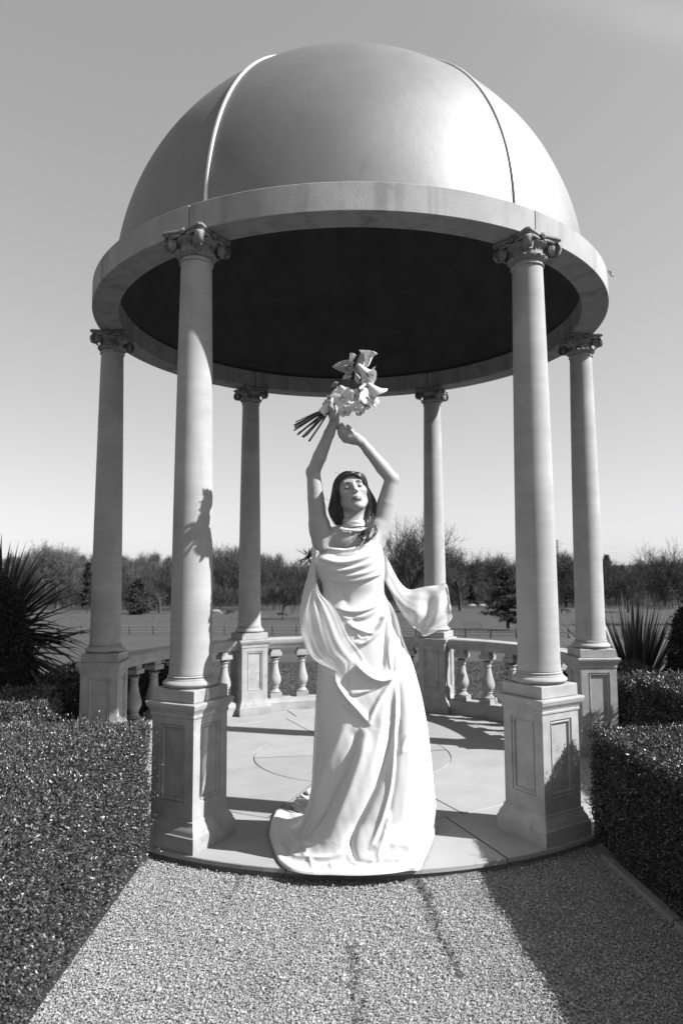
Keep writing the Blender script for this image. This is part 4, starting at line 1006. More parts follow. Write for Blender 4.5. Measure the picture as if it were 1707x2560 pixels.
# big swag and the knots of cloth
fold(Z2([(745, 480), (830, 560), (910, 605), (985, 605), (1045, 565)]), 6, 10, .024)
fold(Z2([(700, 560), (690, 640), (700, 705), (770, 712), (880, 670), (960, 620)]), 7, 5, -.009)
fold(Z2([(690, 700), (740, 712), (840, 690), (930, 650), (965, 625)]), 3, 6, .014)
fold(Z2([(595, 570), (625, 650), (690, 745), (770, 835), (850, 935)]), 3, 8, .018)
fold(Z2([(850, 935), (885, 835), (940, 730), (1035, 590)]), 6, 4, .012)
fold(Z2([(640, 800), (700, 860), (780, 900), (840, 970)]), 10, 8, -.008)
fold(Z2([(985, 120), (975, 250), (965, 400), (955, 540)]), 5, 5, -.014)
fold(Z2([(1015, 190), (1040, 280), (1050, 400), (1048, 560)]), 5, 5, .008)
fold(Z2([(1010, 250), (1000, 400), (1015, 540)]), 4, 4, .007)
# long falls of the skirt
fold(Z2([(740, 905), (670, 980), (600, 1120), (530, 1280), (470, 1430), (440, 1560)]), 22, 16, .026, .25, .2)
fold(Z2([(775, 985), (745, 1100), (690, 1250), (600, 1420), (500, 1600), (400, 1760)]), 12, 9, -.030, .06, .2)
fold(Z2([(840, 960), (800, 1150), (730, 1370), (640, 1600), (540, 1820)]), 22, 20, .028, .2, .2)
fold(Z2([(1045, 900), (1000, 1120), (920, 1370), (810, 1600), (710, 1800), (740, 1960)]), 12, 12, -.034, .12, .1)
fold(Z2([(960, 780), (930, 1000), (880, 1200), (800, 1420)]), 16, 12, .010, .2, .3)
fold(Z2([(1052, 640), (1044, 950), (1038, 1150), (1010, 1420), (940, 1680), (860, 1880)]), 5, 4, .022, .1, .1)
fold(Z2([(1075, 560), (1085, 850), (1065, 1120), (1040, 1400), (985, 1680)]), 4, 6, -.014)
fold(Z2([(1100, 400), (1140, 850), (1150, 1200), (1120, 1500), (1080, 1760)]), 20, 20, .020, .3, .3)
fold(Z2([(1170, 960), (1240, 1030), (1270, 980)]), 9, 7, -.010)
fold(Z2([(1140, 1000), (1110, 1060), (1090, 1160)]), 4, 6, .010)
fold(Z2([(480, 900), (470, 1150), (455, 1400)]), 10, 12, -.010, .3, .3)
# foot of the skirt
fold(Z2([(880, 1880), (910, 1850), (960, 1800), (1000, 1750)]), 7, 7, .016)
fold(Z2([(730, 1880), (760, 1960), (860, 1985), (960, 1975), (1090, 1970)]), 8, 6, -.020, .1, .1)
fold(Z2([(930, 2000), (930, 1900), (960, 1800), (1010, 1600)]), 4, 6, .016)
fold(Z2([(700, 1850), (705, 1930), (750, 1990), (830, 1998)]), 6, 5, .014)
fold(Z2([(240, 1900), (290, 1870), (350, 1830), (420, 1850)]), 5, 8, .022)
fold(Z2([(330, 1850), (335, 1760), (370, 1680), (400, 1620)]), 7, 7, -.024)
fold(Z2([(300, 1700), (260, 1640), (245, 1620), (250, 1720), (300, 1810)]), 7, 6, -.016)
fold(Z2([(130, 1620), (200, 1585), (260, 1600), (330, 1620)]), 6, 7, .014)
fold(Z2([(250, 1900), (300, 1940), (400, 1950), (560, 1950), (690, 1900)]), 6, 8, .018)
fold(Z2([(400, 1950), (420, 2000), (430, 2050)]), 5, 5, .014); fold(Z2([(560, 1990), (580, 2040)]), 5, 5, .014); fold(Z2([(820, 2050), (870, 1985), (900, 1960)]), 4, 5, .012)
fold(Z2([(190, 1830), (220, 1870), (245, 1920)]), 5, 5, -.016)
fold(Z2([(360, 1830), (380, 1900), (350, 1945)]), 8, 8, .012)
fold(Z2([(1000, 1850), (1100, 1850), (1200, 1880), (1240, 1950)]), 12, 12, .014)

FOLDS = [(P, a_, b_, am*(.64 if P[:, 1].mean() > 1795 else 1.0)*(.9 if P[:, 1].mean() > 2060 else 1.0), t0, t1) for P, a_, b_, am, t0, t1 in FOLDS]
# silhouette of the gown: photo row, left and right edge, half depth, centre depth
SIL = np.array([
 (1352, 808, 948, .085, YB-.005), (1367, 801, 953, .098, YB-.008), (1397, 786, 960, .112, YB-.012), (1424, 789, 961, .112, YB-.012), (1454, 806, 958, .096, YB-.008), (1490, 810, 960, .088, YB), (1516, 805, 980, .098, YB),
 (1550, 794, 994, .112, YB), (1600, 795, 1006, .125, YB), (1656, 796, 1030, .138, YB), (1732, 791, 1051, .155, YB), (1815, 787, 1067, .175, YB+.005), (1900, 783, 1076, .200, YB+.01), (1964, 780, 1082, .225, YB+.02), (2010, 770, 1088, .245, YB+.03)])
# outline of the hem on the ground, from the photograph, closed round behind her
HEM = [(415, 1412, 1), (340, 1450, 1), (250, 1490, 1), (175, 1560, 1), (120, 1650, 1), (100, 1760, 1), (115, 1830, 1), (150, 1925, 1), (185, 1985, 1), (260, 2035, 1), (400, 2062, 1), (560, 2067, 1), (800, 2071, 1), (1000, 2057, 1), (1140, 2036, 1), (1228, 2030, 1), (1262, 1960, 1), (1300, 1880, 1), (1345, 1765, 1), (1362, 1680, 1)]
hem_w = [ray_at(640+x/3.015, 1500+y/3.015, z=.012)[:2] for x, y, _ in HEM]
hem_w = hem_w+[np.array([.375, -1.50]), np.array([.30, -1.36]), np.array([.15, -1.27]), np.array([-.02, -1.30]), np.array([-.12, -1.36])]
hem_w = catmull(hem_w+[hem_w[0]], 400)[:-1]
HCN = np.array([.075, -1.56])
NPH, NS = 520, 430
phs = np.linspace(0, 2*np.pi, NPH, endpoint=False)
ha = np.unwrap(np.arctan2(hem_w[:, 1]-HCN[1], hem_w[:, 0]-HCN[0])); hr = np.hypot(hem_w[:, 0]-HCN[0], hem_w[:, 1]-HCN[1])
hr_of = np.interp(phs, np.sort(np.mod(ha, 2*np.pi)), hr[np.argsort(np.mod(ha, 2*np.pi))], period=2*np.pi)
zl = np.array([ray_at((r_[1]+r_[2])/2, r_[0], y=r_[4])[2] for r_ in SIL])
xl = np.array([ray_at(r_[1], r_[0], y=r_[4])[0] for r_ in SIL]); xr = np.array([ray_at(r_[2], r_[0], y=r_[4])[0] for r_ in SIL])
hw = (xr-xl)/2; cx = (xr+xl)/2; hd_ = SIL[:, 3]; cyy = SIL[:, 4]
nb_ = int(NS*.78); nh = NS-nb_
zz = np.linspace(zl[0], zl[-1], nb_); order = np.argsort(zl)
def interp(z, a): return np.interp(z, zl[order], a[order])
def smooth1(a, k=9): return np.convolve(np.pad(a, (k, k), 'edge'), np.ones(2*k+1)/(2*k+1), 'valid')
W_, CX, D_, CY = (smooth1(interp(zz, a), 7) for a in (hw, cx, hd_, cyy))
cp, sp_ = np.cos(phs), np.sin(phs)
# neckline: the top edge of the cowl dips in front and rises to the right
GP = np.zeros((NPH, NS, 3))
p_ = 2.25
ex = np.sign(cp)*np.abs(cp)**(2/p_); ey = np.sign(sp_)*np.abs(sp_)**(2/p_)
GP[:, :nb_, 0] = CX[None]+np.outer(ex, W_); GP[:, :nb_, 1] = CY[None]+np.outer(ey, D_); GP[:, :nb_, 2] = zz[None]
last = GP[:, nb_-1]; HX = HCN[0]+hr_of*cp; HY = HCN[1]+hr_of*sp_
s = np.linspace(0, 1, nh+1)[1:]
f = s**1.05
# match by angle of the last ring seen from the hem's centre
la = np.mod(np.arctan2(last[:, 1]-HCN[1], last[:, 0]-HCN[0]), 2*np.pi); hra = np.interp(la, phs, hr_of, period=2*np.pi)
TX = HCN[0]+hra*np.cos(la); TY = HCN[1]+hra*np.sin(la)
reach = np.hypot(TX-last[:, 0], TY-last[:, 1])
GP[:, nb_:, 0] = last[:, 0:1]+(TX-last[:, 0])[:, None]*f; GP[:, nb_:, 1] = last[:, 1:2]+(TY-last[:, 1])[:, None]*f
zf = (zz[-1]-.014)*(1-s)**(1.0+2.6*np.clip(reach/.25, 0, 1))[:, None]+.014
edge = np.clip((1-s)/.10, 0, 1); zf = zf+.007*np.sin(np.pi*np.clip((s-.80)/.2, 0, 1))[None]*(.4+.6*np.sin(phs*7)**2)[:, None]
zf = zf-.008*(s > .985)
GP[:, nb_:, 2] = zf
for _ in range(14):        # ease the turn from the fall of the skirt to the floor
    a_, b_ = nb_-14, nb_+14; GP[:, a_:b_] = .5*GP[:, a_:b_]+.25*(GP[:, a_-1:b_-1]+GP[:, a_+1:b_+1])
# top edge
nlU = np.array([790, 801, 820, 866, 900, 930, 945, 960, 975]); nlV = np.array([1376, 1367.5, 1370, 1374, 1366, 1353, 1345, 1356, 1380])
uu, vv_ = project(GP.reshape(-1, 3)); uu = uu.reshape(NPH, NS); vv_ = vv_.reshape(NPH, NS)
front = GP[:, :, 1] < (np.concatenate([CY, np.full(nh, CY[-1])]))[None]+.01
# vertical compression of the first rows to the neckline
topv = np.where(front[:, 0], np.interp(uu[:, 0], nlU, nlV), 1372)
z_top = np.array([ray_at(853, v, y=YB-.08)[2] for v in topv])
k_rows = int(nb_*.10); wgt = np.clip(1-np.arange(nb_)/k_rows, 0, 1)
GP[:, :nb_, 2] += (z_top-zz[0])[:, None]*wgt[None]
# grain of small wrinkles then the folds read off the photograph
for it in range(1):
    dU = np.roll(GP, -1, 0)-np.roll(GP, 1, 0); dV = np.gradient(GP, axis=1); Nn = np.cross(dV, dU); Nn /= np.linalg.norm(Nn, axis=2)[..., None]+1e-9
    cen = np.stack([GP[..., 0]-.05, GP[..., 1]-YB], -1); flip = (Nn[..., :2]*cen).sum(-1).mean() < 0
    if flip: Nn = -Nn
    _w = np.clip((np.arange(NS)-nb_+30)/90, 0, 1)[None, :, None]; Nn = Nn*(1-.5*_w)+np.array([0, -.25, .7])*_w; Nn /= np.linalg.norm(Nn, axis=2)[..., None]
    uu, vv_ = project(GP.reshape(-1, 3)); uu = uu.reshape(NPH, NS); vv_ = vv_.reshape(NPH, NS)
    Dp = np.zeros((NPH, NS)); facing = np.clip((Nn@(-CF))*2.2-.12, 0, 1); fm = facing > .02
    for P, w1, w2, amp, t0, t1 in FOLDS:
        wm_ = max(w1, w2)*3; m = fm & (uu > P[:, 0].min()-wm_) & (uu < P[:, 0].max()+wm_) & (vv_ > P[:, 1].min()-wm_) & (vv_ < P[:, 1].max()+wm_)
        d, sg, par = seg_dist(uu[m], vv_[m], P); w_ = np.where(sg > 0, w1, w2)
        tp = np.clip(par/t0, 0, 1)*np.clip((1-par)/t1, 0, 1); tp = tp*tp*(3-2*tp); e_ = np.exp(-((d*d/(w_*w_)+.02)**.72-.06)*1.15); Dp[m] += amp*e_*(.25+.75*tp)*np.where((par <= 0) | (par >= 1), np.exp(-(d/w_)**2), 1)
    # quiet folds on the parts nobody sees from the front
    bk = (1-facing); zrow = GP[:, :, 2]; Dp += bk*.012*np.sin(phs*17+2*np.sin(phs*3))[:, None]*np.clip((1.0-zrow)/.8, 0, 1)*np.clip((zrow-.12)/.3, 0, 1)
    Dp += .0003*np.sin(GP[..., 0]*60+GP[..., 2]*23)*np.sin(GP[..., 2]*31-GP[..., 0]*18)*np.clip((1.2-zrow)/.4, 0, 1)
    msk = np.clip((1.05-zrow)/.3, 0, 1)*np.clip(zrow/.08, 0, 1)
    Dp += .0002*np.sin(GP[..., 0]*150+zrow*40+4*np.sin(zrow*9))*msk
    Dp = Dp*facing**.3
    GP = GP+Nn*Dp[..., None]
GP[..., 2] = np.maximum(GP[..., 2], .006)
gm = MB(); gm.grid(GP, wrapu=True); gV = gm.V[0]; gV = relax(gV, gm.Q[0], 2, .4)
gme = mesh_np('gown', gV-OB_, gm.Q[0]); gown = link('gown', gme, MAT['satin'], bride)
sol = gown.modifiers.new('cloth_thickness', 'SOLIDIFY'); sol.thickness = .0016; sol.offset = -1
# shoulder side of the bodice: thin edge running up to her left armpit is part of the gown's cut

# ------------------------------------------------------------------ chiffon scarf
def sheet_grid(rows, n, m_, rip=.0, seed=0, sharp=()):
    """rows: list of curves (lists of world points) from top to bottom; returns an n x m_ grid through them"""
    r_ = np.random.default_rng(seed); C_ = np.array([catmull(r, m_) for r in rows]); out = np.zeros((n, m_, 3))
    for j in range(m_): out[:, j] = catmull(C_[:, j], n)
    if rip:
        s_ = np.linspace(0, 1, m_)[None]; t = np.linspace(0, 1, n)[:, None]
        w_ = np.sin(s_*19+t*2.2+seed)+.6*np.sin(s_*37-t*3+seed*2)+.35*np.sin(s_*61+t*5)
        out[..., 1] += rip*w_*np.clip(t*3, .15, 1)
    return out
def P1(L): return [A(640+x/3.015, 840+y/3.015, YB+dy) for x, y, dy in L]
def P2(L): return [A(640+x/3.015, 1500+y/3.015, YB+dy) for x, y, dy in L]
scarf_root_mat = MAT['chiffon']
rows = [P1([(436, 1540, .09), (446, 1540, .07), (456, 1545, .05)]),
        P1([(425, 1640, .06), (440, 1650, .02), (452, 1660, -.02)]),
        P1([(400, 1760, .03), (425, 1780, -.05), (450, 1800, -.09)]),
        P1([(362, 1900, .0), (420, 1930, -.10), (480, 1930, -.12)]),
        P1([(333, 2050, -.03), (430, 2060, -.135), (560, 2010, -.130)]),
        P1([(328, 2150, -.04), (450, 2170, -.150), (625, 2110, -.140)]),
        P2([(345, 280, -.05), (480, 300, -.160), (700, 280, -.155)]),
        P2([(385, 390, -.06), (520, 400, -.165), (775, 370, -.165)]),
        P2([(450, 462, -.08), (600, 470, -.180), (822, 452, -.175)]),
        P2([(545, 508, -.11), (640, 520, -.185), (770, 480, -.180)]),
        P2([(618, 545, -.14), (655, 568, -.185), (748, 492, -.182)])]
SG = sheet_grid(rows, 150, 90, .0028, 2)
b = MB(); b.grid(SG); s1_ = b.build('scarf', MAT['chiffon'], bride); 
s1_.data.transform(mathutils.Matrix.Translation(-mathutils.Vector(OB_)))
rows = [P1([(432, 1560, .10), (442, 1560, .09), (450, 1565, .08)]), P1([(405, 1760, .05), (425, 1780, .0), (445, 1790, -.05)]), P1([(350, 1960, .01), (400, 1980, -.05), (440, 1980, -.09)]),
        P1([(330, 2140, -.02), (400, 2160, -.09), (500, 2150, -.125)]), P2([(350, 290, -.04), (430, 296, -.12), (545, 292, -.145)]), P2([(395, 400, -.05), (450, 420, -.13), (540, 380, -.15)]), P2([(430, 452, -.07), (480, 450, -.13), (530, 440, -.15)])]
b = MB(); b.grid(sheet_grid(rows, 110, 60, .0022, 5)); o = b.build('scarf_underlayer', MAT['chiffon'], bride); o.data.transform(mathutils.Matrix.Translation(-mathutils.Vector(OB_)))
# the other end, blown out to the right
rows = [P1([(966, 1640, .07), (968, 1740, .04), (968, 1835, .0)]),
        P1([(1003, 1700, .05), (990, 1800, .0), (985, 1880, -.03)]),
        P1([(1040, 1775, .03), (1025, 1860, -.02), (1015, 1930, -.05)]),
        P1([(1085, 1855, .02), (1070, 1940, -.05), (1060, 2028, -.06)]),
        P1([(1150, 1908, .0), (1135, 2010, -.08), (1110, 2115, -.07)]),
        P1([(1230, 1900, -.02), (1220, 2040, -.10), (1180, 2190, -.08)]),
        P1([(1300, 1885, -.03), (1300, 2060, -.06), (1235, 2232, -.07)]),
        P1([(1370, 1877, -.02), (1375, 2060, -.10), (1278, 2262, -.08)]),
        P1([(1432, 1870, -.04), (1442, 2010, -.06), (1440, 2172, -.07)]),
        P1([(1452, 1945, -.03), (1466, 2030, -.08), (1478, 2120, -.05)])]
G2 = sheet_grid(rows, 120, 90, 0, 7)
sx = np.linspace(0, 1, 90)[None]; tx = np.linspace(0, 1, 120)[:, None]
G2[..., 1] += .006*np.sin(sx*13+tx*4)*np.clip(tx*2, 0, 1)+.0015*np.sin(sx*33-tx*7)*tx
G2[..., 2] += .0015*np.sin(tx*24+sx*4)*tx
b = MB(); b.grid(G2); o = b.build('scarf_end', MAT['chiffon'], bride); o.data.transform(mathutils.Matrix.Translation(-mathutils.Vector(OB_)))
# collar: the scarf wound round her neck
def neckband(v0, v1, rx, ry, tilt, seed, cy_=0.0, u0=884):
    c0 = A(u0, v0, YB-.008+cy_); c1 = A(u0, v1, YB-.008+cy_); t = np.linspace(0, 2*np.pi, 90, endpoint=False); P = []
    for k, f_ in enumerate(np.linspace(0, 1, 26)):
        c = c0*(1-f_)+c1*f_; bul = 1+.05*math.sin(math.pi*f_)+.020*math.sin(f_*17+seed)
        ring = np.stack([c[0]+rx*bul*np.cos(t), c[1]+ry*bul*np.sin(t), c[2]+tilt*np.cos(t)+.004*np.sin(t*2+seed)*(f_-.5)+.004*np.sin(t+f_*9)], -1); ring[:, :2] += .0012*np.sin(f_*34+t*2+seed)[:, None]; P.append(ring)
    return np.array(P)
b = MB(); b.grid(neckband(1299, 1322, .0570, .0590, -.003, 1), wrapv=True); b.grid(neckband(1308, 1321, .0640, .0640, .004, 4), wrapv=True)
b.grid(np.array([catmull(P1(r), 30) for r in ([(600, 1432, -.045), (660, 1458, -.085), (740, 1468, -.094), (815, 1462, -.080)], [(603, 1442, -.043), (660, 1464, -.088), (740, 1474, -.097), (817, 1468, -.081)], [(610, 1425, -.04), (670, 1450, -.080), (740, 1458, -.088), (812, 1452, -.076)])]))
MAT['chiffon_dense'] = chiffon('folded_white_chiffon', .04)
o = b.build('scarf_collar', MAT['chiffon_dense'], bride); o.data.transform(mathutils.Matrix.Translation(-mathutils.Vector(OB_)))
sl_ = o.modifiers.new('cloth_thickness', 'SOLIDIFY'); sl_.thickness = .0015

# ------------------------------------------------------------------ hair
Z5 = lambda L, dy: np.array([A(780+x/7.127, 1150+y/7.127, YB+d_) for (x, y), d_ in zip(L, dy)])
hb = MB()
def lock_field(outer, inner, n, seed, r=.0016, wav=.0030, k=26, end=.0):
    r_ = np.random.default_rng(seed); o_, i_ = catmull(outer, k), catmull(inner, k)
    for j in range(n):
        f_ = r_.random(); c = o_*(1-f_)+i_*f_; dep = math.sin(math.pi*f_)*.014*r_.random()
        c = c+np.array([0, -1., 0])*dep; ph = r_.uniform(0, 6.28, 3); t = np.linspace(0, 1, k)
        c = c+np.stack([np.sin(t*7+ph[0]), np.sin(t*5+ph[1]), .3*np.sin(t*6+ph[2])], 1)*wav*t[:, None]*2
        stop = k-int(r_.random()**2*k*.34)-int(end*r_.random()*k); c = c[:stop]
        q = len(c); rr = r*r_.uniform(.6, 1.3)*np.minimum(1, (1-np.linspace(0, 1, q))*5+.12)*np.minimum(1, .45+np.linspace(0, 1, q)*4)
        hb.tube(c-OB_, rr, 4, cap=False, a=r_.lognormal(0, .35))
yF, yB_ = -.075, .05
# left side of the picture
lock_field(Z5([(738, 228), (620, 198), (490, 255), (405, 370), (368, 520), (335, 700), (300, 860), (345, 1020), (455, 1215)], [-.055, -.045, -.03, -.005, .01, .0, -.01, -.02, -.03]),
           Z5([(735, 262), (620, 284), (530, 330), (480, 430), (462, 560), (478, 700), (520, 860), (535, 1010), (540, 1200)], [-.085, -.085, -.078, -.065, -.050, -.040, -.035, -.035, -.035]), 300, 1)
# right side
lock_field(Z5([(742, 228), (830, 215), (920, 275), (970, 380), (995, 480), (1065, 610), (1125, 730), (1168, 890), (1150, 1060), (1095, 1220)], [-.055, -.045, -.03, -.005, .005, .005, 0, -.005, -.02, -.045]),
           Z5([(760, 258), (850, 300), (915, 375), (955, 470), (985, 610), (985, 780), (935, 890), (905, 1000), (905, 1090), (960, 1200)], [-.088, -.082, -.070, -.055, -.040, -.030, -.022, -.025, -.035, -.05]), 320, 2)
# curl lying on her collar bone
for L_, n_ in (([(1090, 1140), (1000, 1210), (900, 1290), (868, 1380), (950, 1492)], 26), ([(1080, 1150), (1020, 1260), (980, 1370), (948, 1490)], 22), ([(1090, 1160), (1120, 1280), (1060, 1370), (990, 1430), (950, 1490)], 10), ([(1090, 1150), (960, 1230), (830, 1310), (800, 1400), (850, 1450)], 4), ([(1070, 1160), (1050, 1250), (960, 1290), (890, 1330), (900, 1400)], 8)):
    a_ = Z5(L_, [-.055-.050*i/(len(L_)-1)-.010*math.sin(i) for i in range(len(L_))]); b_ = a_+np.array([.010, -.004, .003]); b_[-1] = a_[-1]
    lock_field(a_, b_, n_, 5+n_, r=.0012, wav=.004)
# hanging strands behind the back, and stray hairs in the wind
lock_field(Z5([(420, 500), (350, 700), (300, 900), (420, 1100), (470, 1180)], [.03, .03, .03, .02, .02]), Z5([(980, 480), (1060, 700), (1100, 900), (1050, 1060), (1000, 1150)], [.03, .03, .03, .02, .02]), 240, 9, r=.0024)
for L_ in ([(1290, 1500), (1280, 1650), (1300, 1760), (1370, 1850)], [(1310, 1640), (1390, 1740), (1400, 1800)], [(380, 720), (250, 700), (200, 640)], [(300, 900), (250, 850), (230, 780)], [(470, 240), (420, 220), (400, 250)], [(880, 240), (930, 250), (985, 330)]):
    a_ = Z5(L_, [.02]*len(L_)); hb.tube(catmull(a_, 12)-OB_, [.0007]*11+[.0002], 3, cap=False)
hb.build('hair', MAT['hair'], bride, attr=True)
# scalp under the strands
cv = []
ph = np.linspace(0, 2*np.pi, 56, endpoint=False); th_ = np.linspace(0, np.pi*.62, 26)
for t in th_:
    row = []
    for a in ph:
        d = np.array([math.sin(t)*math.cos(a), math.sin(t)*math.sin(a), math.cos(t)])     # a: 90 deg = forwards
        lim = 1.0; tt = t
        fw = max(0, math.sin(a)); tmax = np.pi*.62*(1-.90*fw**.8); tt = t*tmax/(np.pi*.62)
        d = np.array([math.sin(tt)*math.cos(a), math.sin(tt)*math.sin(a), math.cos(tt)])
        row.append(h_(d[0]*.0760, -.018+d[1]*.0905, .028+d[2]*.0835))
    cv.append(row)
b = MB(); b.grid(np.array(cv)-OB_, wrapv=True, a=.8); b.build('hair', MAT['hair'], bride, attr=True)
b = MB(); b.lathe([(.0002, -.005), (.0028, -.003), (.0034, 0), (.0028, .003), (.0002, .005)], 10, A(780+992/7.127, 1150+1105/7.127, YB-.075)-OB_)
b.tube([A(780+992/7.127, 1150+1070/7.127, YB-.075)-OB_, A(780+992/7.127, 1150+1100/7.127, YB-.075)-OB_], [.0012, .0016], 6); b.build('earring', MAT['steel'], bride)

# ================================================================== THE BOUQUET
bouq = empty('bouquet', tuple(bq(640, 840))); tag(bouq, 'bridal bouquet of white lilies, orchids and quilted anthurium held above her head', 'bouquet'); OQ = np.array(bouq.location)
def qb(m_, name, mt, attr=False, smooth=True): return m_.build(name, mt, bouq, attr=attr, smooth=smooth)
top_pts = [(650, 760), (690, 720), (720, 700), (760, 620), (700, 650), (640, 770), (660, 730), (740, 660), (780, 640), (700, 690)]
for i, (x, y, r_) in enumerate(((105, 1092, 9), (84, 1140, 15), (92, 1172, 14), (80, 1212, 11), (130, 1270, 14), (195, 1300, 10), (212, 1308, 13), (250, 1288, 9), (292, 1362, 15), (150, 1240, 9))):
    m = MB(); mid = (520+i*5, 900+i*7); tp = top_pts[i]
    P = catmull([bq(x, y, .012*math.sin(i*2.1)), bq((x+mid[0]*1.3)/2.3+10, (y+mid[1]*1.3)/2.3-6, .008*math.sin(i*2.1)), bq(*mid, .008*math.cos(i*1.7)), bq(*tp, .010*math.sin(i))], 18)
    m.tube(P-OQ, r_/5.6*.00181, 8); qb(m, 'stem', MAT['stem'])
# ribbon binding
P = catmull([bq(470, 965), bq(530, 910), bq(590, 850), bq(640, 800)], 16); m = MB(); rr = .0205+.0012*np.sin(np.arange(16)*2.3)+np.linspace(-.001, .002, 16); m.tube(P-OQ, rr, 28); m.tube(catmull([bq(450, 945, -.018), bq(500, 985, -.020), bq(530, 1008, -.012)], 8)-OQ, .003, 6); qb(m, 'ribbon_binding', MAT['satin'])
def frame_q(a, b, roll=0.0):
    d = b-a; L = np.linalg.norm(d); d = d/L; s_ = np.cross(d, [0, -1., 0]); s_ /= np.linalg.norm(s_)+1e-9; f_ = np.cross(s_, d)
    if f_[1] > 0: f_ = -f_
    c, s2 = math.cos(roll), math.sin(roll); return d, s_*c+f_*s2, f_*c-s_*s2, L
def calla(base, lip, w_, roll=0.0, dy0=0, dy1=0, point=1.5, curl=.35, flare=1.0):
    """rolled funnel: narrow at the stem, opening to a flared lip with a pointed tip, spadix inside"""
    a, b = bq(*base, dy0), bq(*lip, dy1); d, s_, f_, L = frame_q(a, b, roll); W2 = w_/5.6*.00181/2; P = []
    for t in np.linspace(0, 1, 18):
        row = []
        for ph_ in np.linspace(-math.pi*1.06, math.pi*1.06, 34):
            tip = math.cos(ph_/2)**4                     # the lip rises to a point on one side
            r = W2*(.16+.55*t**.7+.5*flare*t**5)
            ax = L*(t*(.78+.30*tip*point*t))
            c = d*ax+(s_*math.sin(ph_)+f_*-math.cos(ph_)*-1)*r*(1+.08*(ph_/math.pi)**2)
            c = c+f_*(curl*W2*tip*t**4)*1.0
            row.append(a+c)
        P.append(row)
    m = MB(); m.grid(np.array(P)-OQ); o = qb(m, 'calla_lily', MAT['petal'])
    so = o.modifiers.new('petal_thickness', 'SOLIDIFY'); so.thickness = .0010
    m = MB(); m.tube(np.array([a+d*L*.25, a+d*L*.8])-OQ, [.0028, .0020], 8); s2 = m.build('spadix', MAT['bud'], o); return o
calla((1100, 315), (1125, 75), 205, roll=R(150), point=1.0); calla((868, 262), (925, 112), 120, roll=R(200), point=.5, flare=.15)
calla((975, 280), (1165, 500), 205, roll=R(180), dy0=-.02, dy1=-.035, point=.8); calla((1115, 550), (1290, 715), 190, roll=R(30), dy0=-.02, dy1=-.02, point=1.3)
calla((980, 640), (1185, 520), 90, roll=R(-20), point=.6)
def heart(base, tip, w_, dyb=0, dyt=0, roll=0.0, cup=.25, tone=1.0, veins=True):
    """heart-shaped spathe with quilted veins"""
    a, b = bq(*base, dyb), bq(*tip, dyt); d, s_, f_, L = frame_q(a, b, roll); W2 = w_/5.6*.00181/2; n, k = 44, 30; P = []; tn = []
    for t in np.linspace(0, 1, n):
        wd = W2*(math.sin(math.pi*min(1, (t*.93+.07))**.72))**.8*(1.05-.25*t); row = []
        for s2 in np.linspace(-1, 1, k):
            q = .0022*math.cos(2*math.pi*(t*7-abs(s2)*2.2)) if veins else 0
            back = -.10*L*abs(s2)**1.5*(1-t)**3
            row.append(a+d*(L*t+back)+s_*wd*s2+f_*(-cup*wd*abs(s2)**2+q-.10*L*t*t)); v = (.5+.5*math.cos(2*math.pi*(t*7-abs(s2)*2.2)+1.0)); tn.append(tone*(.62+.75*v*(1-.5*abs(s2))) if veins else tone)
            if abs(s2) > .90: tn[-1] = tone*1.6
        P.append(row)
    m = MB(); m.grid(np.array(P)-OQ, a=0); m.A[0] = np.array(tn); o = qb(m, 'anthurium', MAT['anth'], attr=True)
    so = o.modifiers.new('petal_thickness', 'SOLIDIFY'); so.thickness = .0012
    m = MB(); m.tube(np.array([a+f_*.004+d*L*.12, a+d*L*.40+f_*.022])-OQ, [.0032, .0022], 8); m.build('spadix', MAT['bud'], o)
heart((905, 305), (620, 312), 185, roll=R(10)); heart((975, 400), (1030, 70), 160, dyb=-.012, dyt=-.01, roll=R(35), tone=1.15); heart((1010, 540), (960, 400), 130, dyb=-.01, roll=R(-40), tone=1.3)
heart((700, 570), (610, 600), 110, roll=R(50), tone=.9); heart((860, 420), (760, 480), 90, roll=R(-20), tone=1.3)
heart((800, 350), (900, 400), 100, roll=R(20), tone=.8)
def petal(m, c, d, n_, L, w_, cup=.25, wave=.0):
    s_ = np.cross(d, n_); s_ /= np.linalg.norm(s_); P = []
    for t in np.linspace(0, 1, 12):
        wd = w_*(math.sin(math.pi*min(1, t*.86+.12)))**.75; P.append([c+d*L*t+s_*wd*s2+n_*(cup*L*(t*t*.5-.3*t)*-1-cup*wd*s2*s2*1.2+wave*math.sin(t*9+s2*4)) for s2 in np.linspace(-1, 1, 9)])
    m.grid(np.array(P)-OQ)
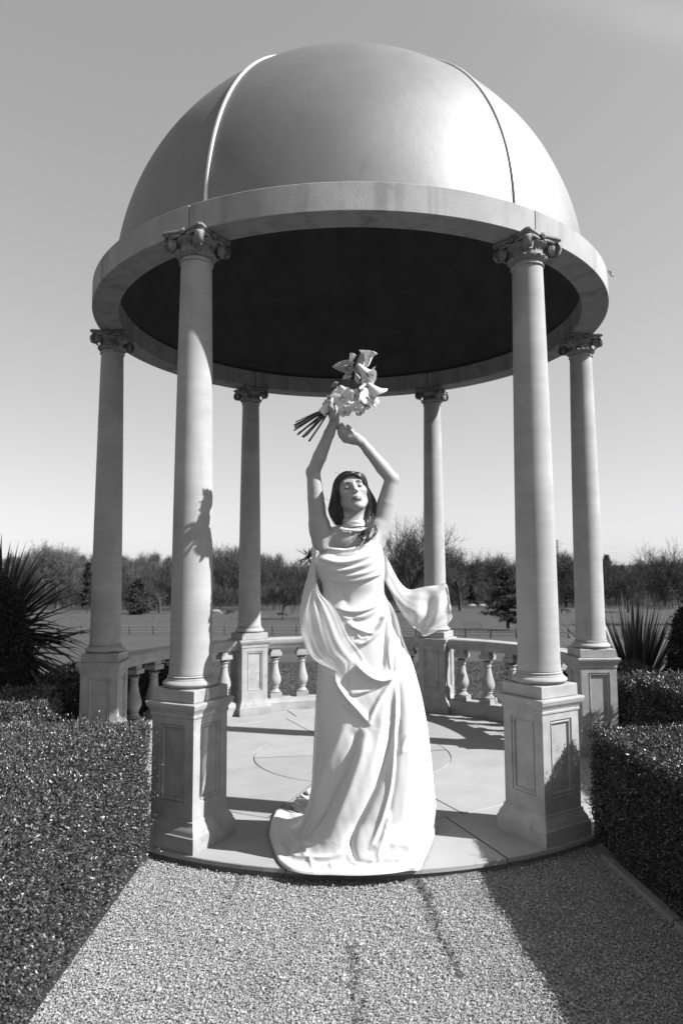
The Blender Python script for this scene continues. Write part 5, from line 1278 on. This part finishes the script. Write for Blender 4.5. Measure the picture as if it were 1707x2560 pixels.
def orchid(x, y, size, face=(0, -1, 0), rot=0.0, dy=-.03, n=5, name='orchid'):
    c = bq(x, y, dy); n_ = np.array(face, float); n_ /= np.linalg.norm(n_); up = np.array([0, 0, 1.])-n_*n_[2]; up /= np.linalg.norm(up); rt = np.cross(n_, up)*-1; S_ = size/5.6*.00181/2; o = None
    specs = [(90, 1.0, .52), (10, 1.05, .80), (170, 1.05, .80), (235, .95, .45), (305, .95, .45)][:n]
    root_o = None
    for i, (an, l, w2) in enumerate(specs):
        a = R(an)+rot; d = rt*math.cos(a)+up*math.sin(a)+n_*.12; d /= np.linalg.norm(d); m = MB(); petal(m, c+n_*(.002 if an in (10, 170) else 0), d, n_, S_*l*1.08, S_*w2*.95, .22, .0008)
        if root_o is None: root_o = qb(m, name, MAT['petal']); 
        else: m.build('petal', MAT['petal'], root_o)
    m = MB()
    for k in (-1, 1): petal(m, c+n_*.004, (rt*.7*k-up*.4+n_*.6)/np.linalg.norm(rt*.7*k-up*.4+n_*.6), n_, S_*.36, S_*.16, .4)
    petal(m, c+n_*.004, (-up*.9+n_*.5)/1.03, n_, S_*.45, S_*.14, .4); m.build('lip', MAT['anth_lip'], root_o, attr=False)
MAT['anth_lip'] = mat('speckled_orchid_lip', .22, .5, 220, .5)
orchid(762, 735, 305, (-.15, -1, -.1), R(8)); orchid(960, 880, 185, (.1, -1, -.25), R(-20), -.035); orchid(1125, 735, 260, (.45, -1, .1), R(30), -.03)
orchid(795, 940, 185, (.0, -1, -.6), R(10), -.02); orchid(1010, 950, 130, (.3, -.8, -.7), R(50), -.01); orchid(930, 720, 190, (0, -1, .2), R(60), -.012); orchid(1200, 800, 175, (.7, -.8, -.2), R(-10), -.01); orchid(1080, 630, 170, (.3, -1, .4), R(80), -.02); orchid(1080, 850, 170, (.3, -1, -.2), R(100), -.012)
for x, y, x2, y2 in ((985, 660, 1110, 570), (850, 640, 930, 500), (880, 640, 985, 560), (1150, 380, 1185, 340), (800, 560, 900, 430), (1000, 690, 1070, 720), (1050, 110, 1060, 250), (1155, 150, 1110, 300)):
    m = MB(); m.tube(catmull([bq(x, y, -.03), bq((x+x2)/2+6, (y+y2)/2, -.034), bq(x2, y2, -.03)], 8)-OQ, .0020, 6); qb(m, 'stem', MAT['stem'])
m = MB(); m.tube(np.array([bq(1165, 385, -.01), bq(1180, 355, -.01), bq(1205, 330, -.01), bq(1222, 312, -.01)])-OQ, [.002, .0058, .0050, .001], 8)
for k in range(5): m.tube(np.array([bq(1218, 315, -.01), bq(1240+k*4-8, 285+k*9, -.01+.004*(k-2))])-OQ, [.0008, .0003], 3)
qb(m, 'rose_hip', MAT['bud'])
m = MB(); m.tube(np.array([bq(1170, 400, -.01), bq(1195, 450, -.01)])-OQ, [.0035, .002], 6); qb(m, 'leaf', MAT['anth_lip'])

# repeats share a group
for o in list(COL.objects):
    if o.parent is None and 'category' in o and 'group' not in o:
        g = {'cow': 'cattle grazing in the field', 'fence': 'field fences', 'topiary': 'clipped yews at the edges', 'kerb': 'kerbs along the gravel path', 'grass tuft': 'grass tufts by the left hedge'}.get(o['category'])
        if o['category'] == 'hedge': g = 'box hedges round the temple'
        if o.name.startswith('bare_tree'): g = 'bare winter trees beyond the field'
        if o.name.startswith('evergreen_tree'): g = 'evergreen trees in the far wood'
        if g: o['group'] = g
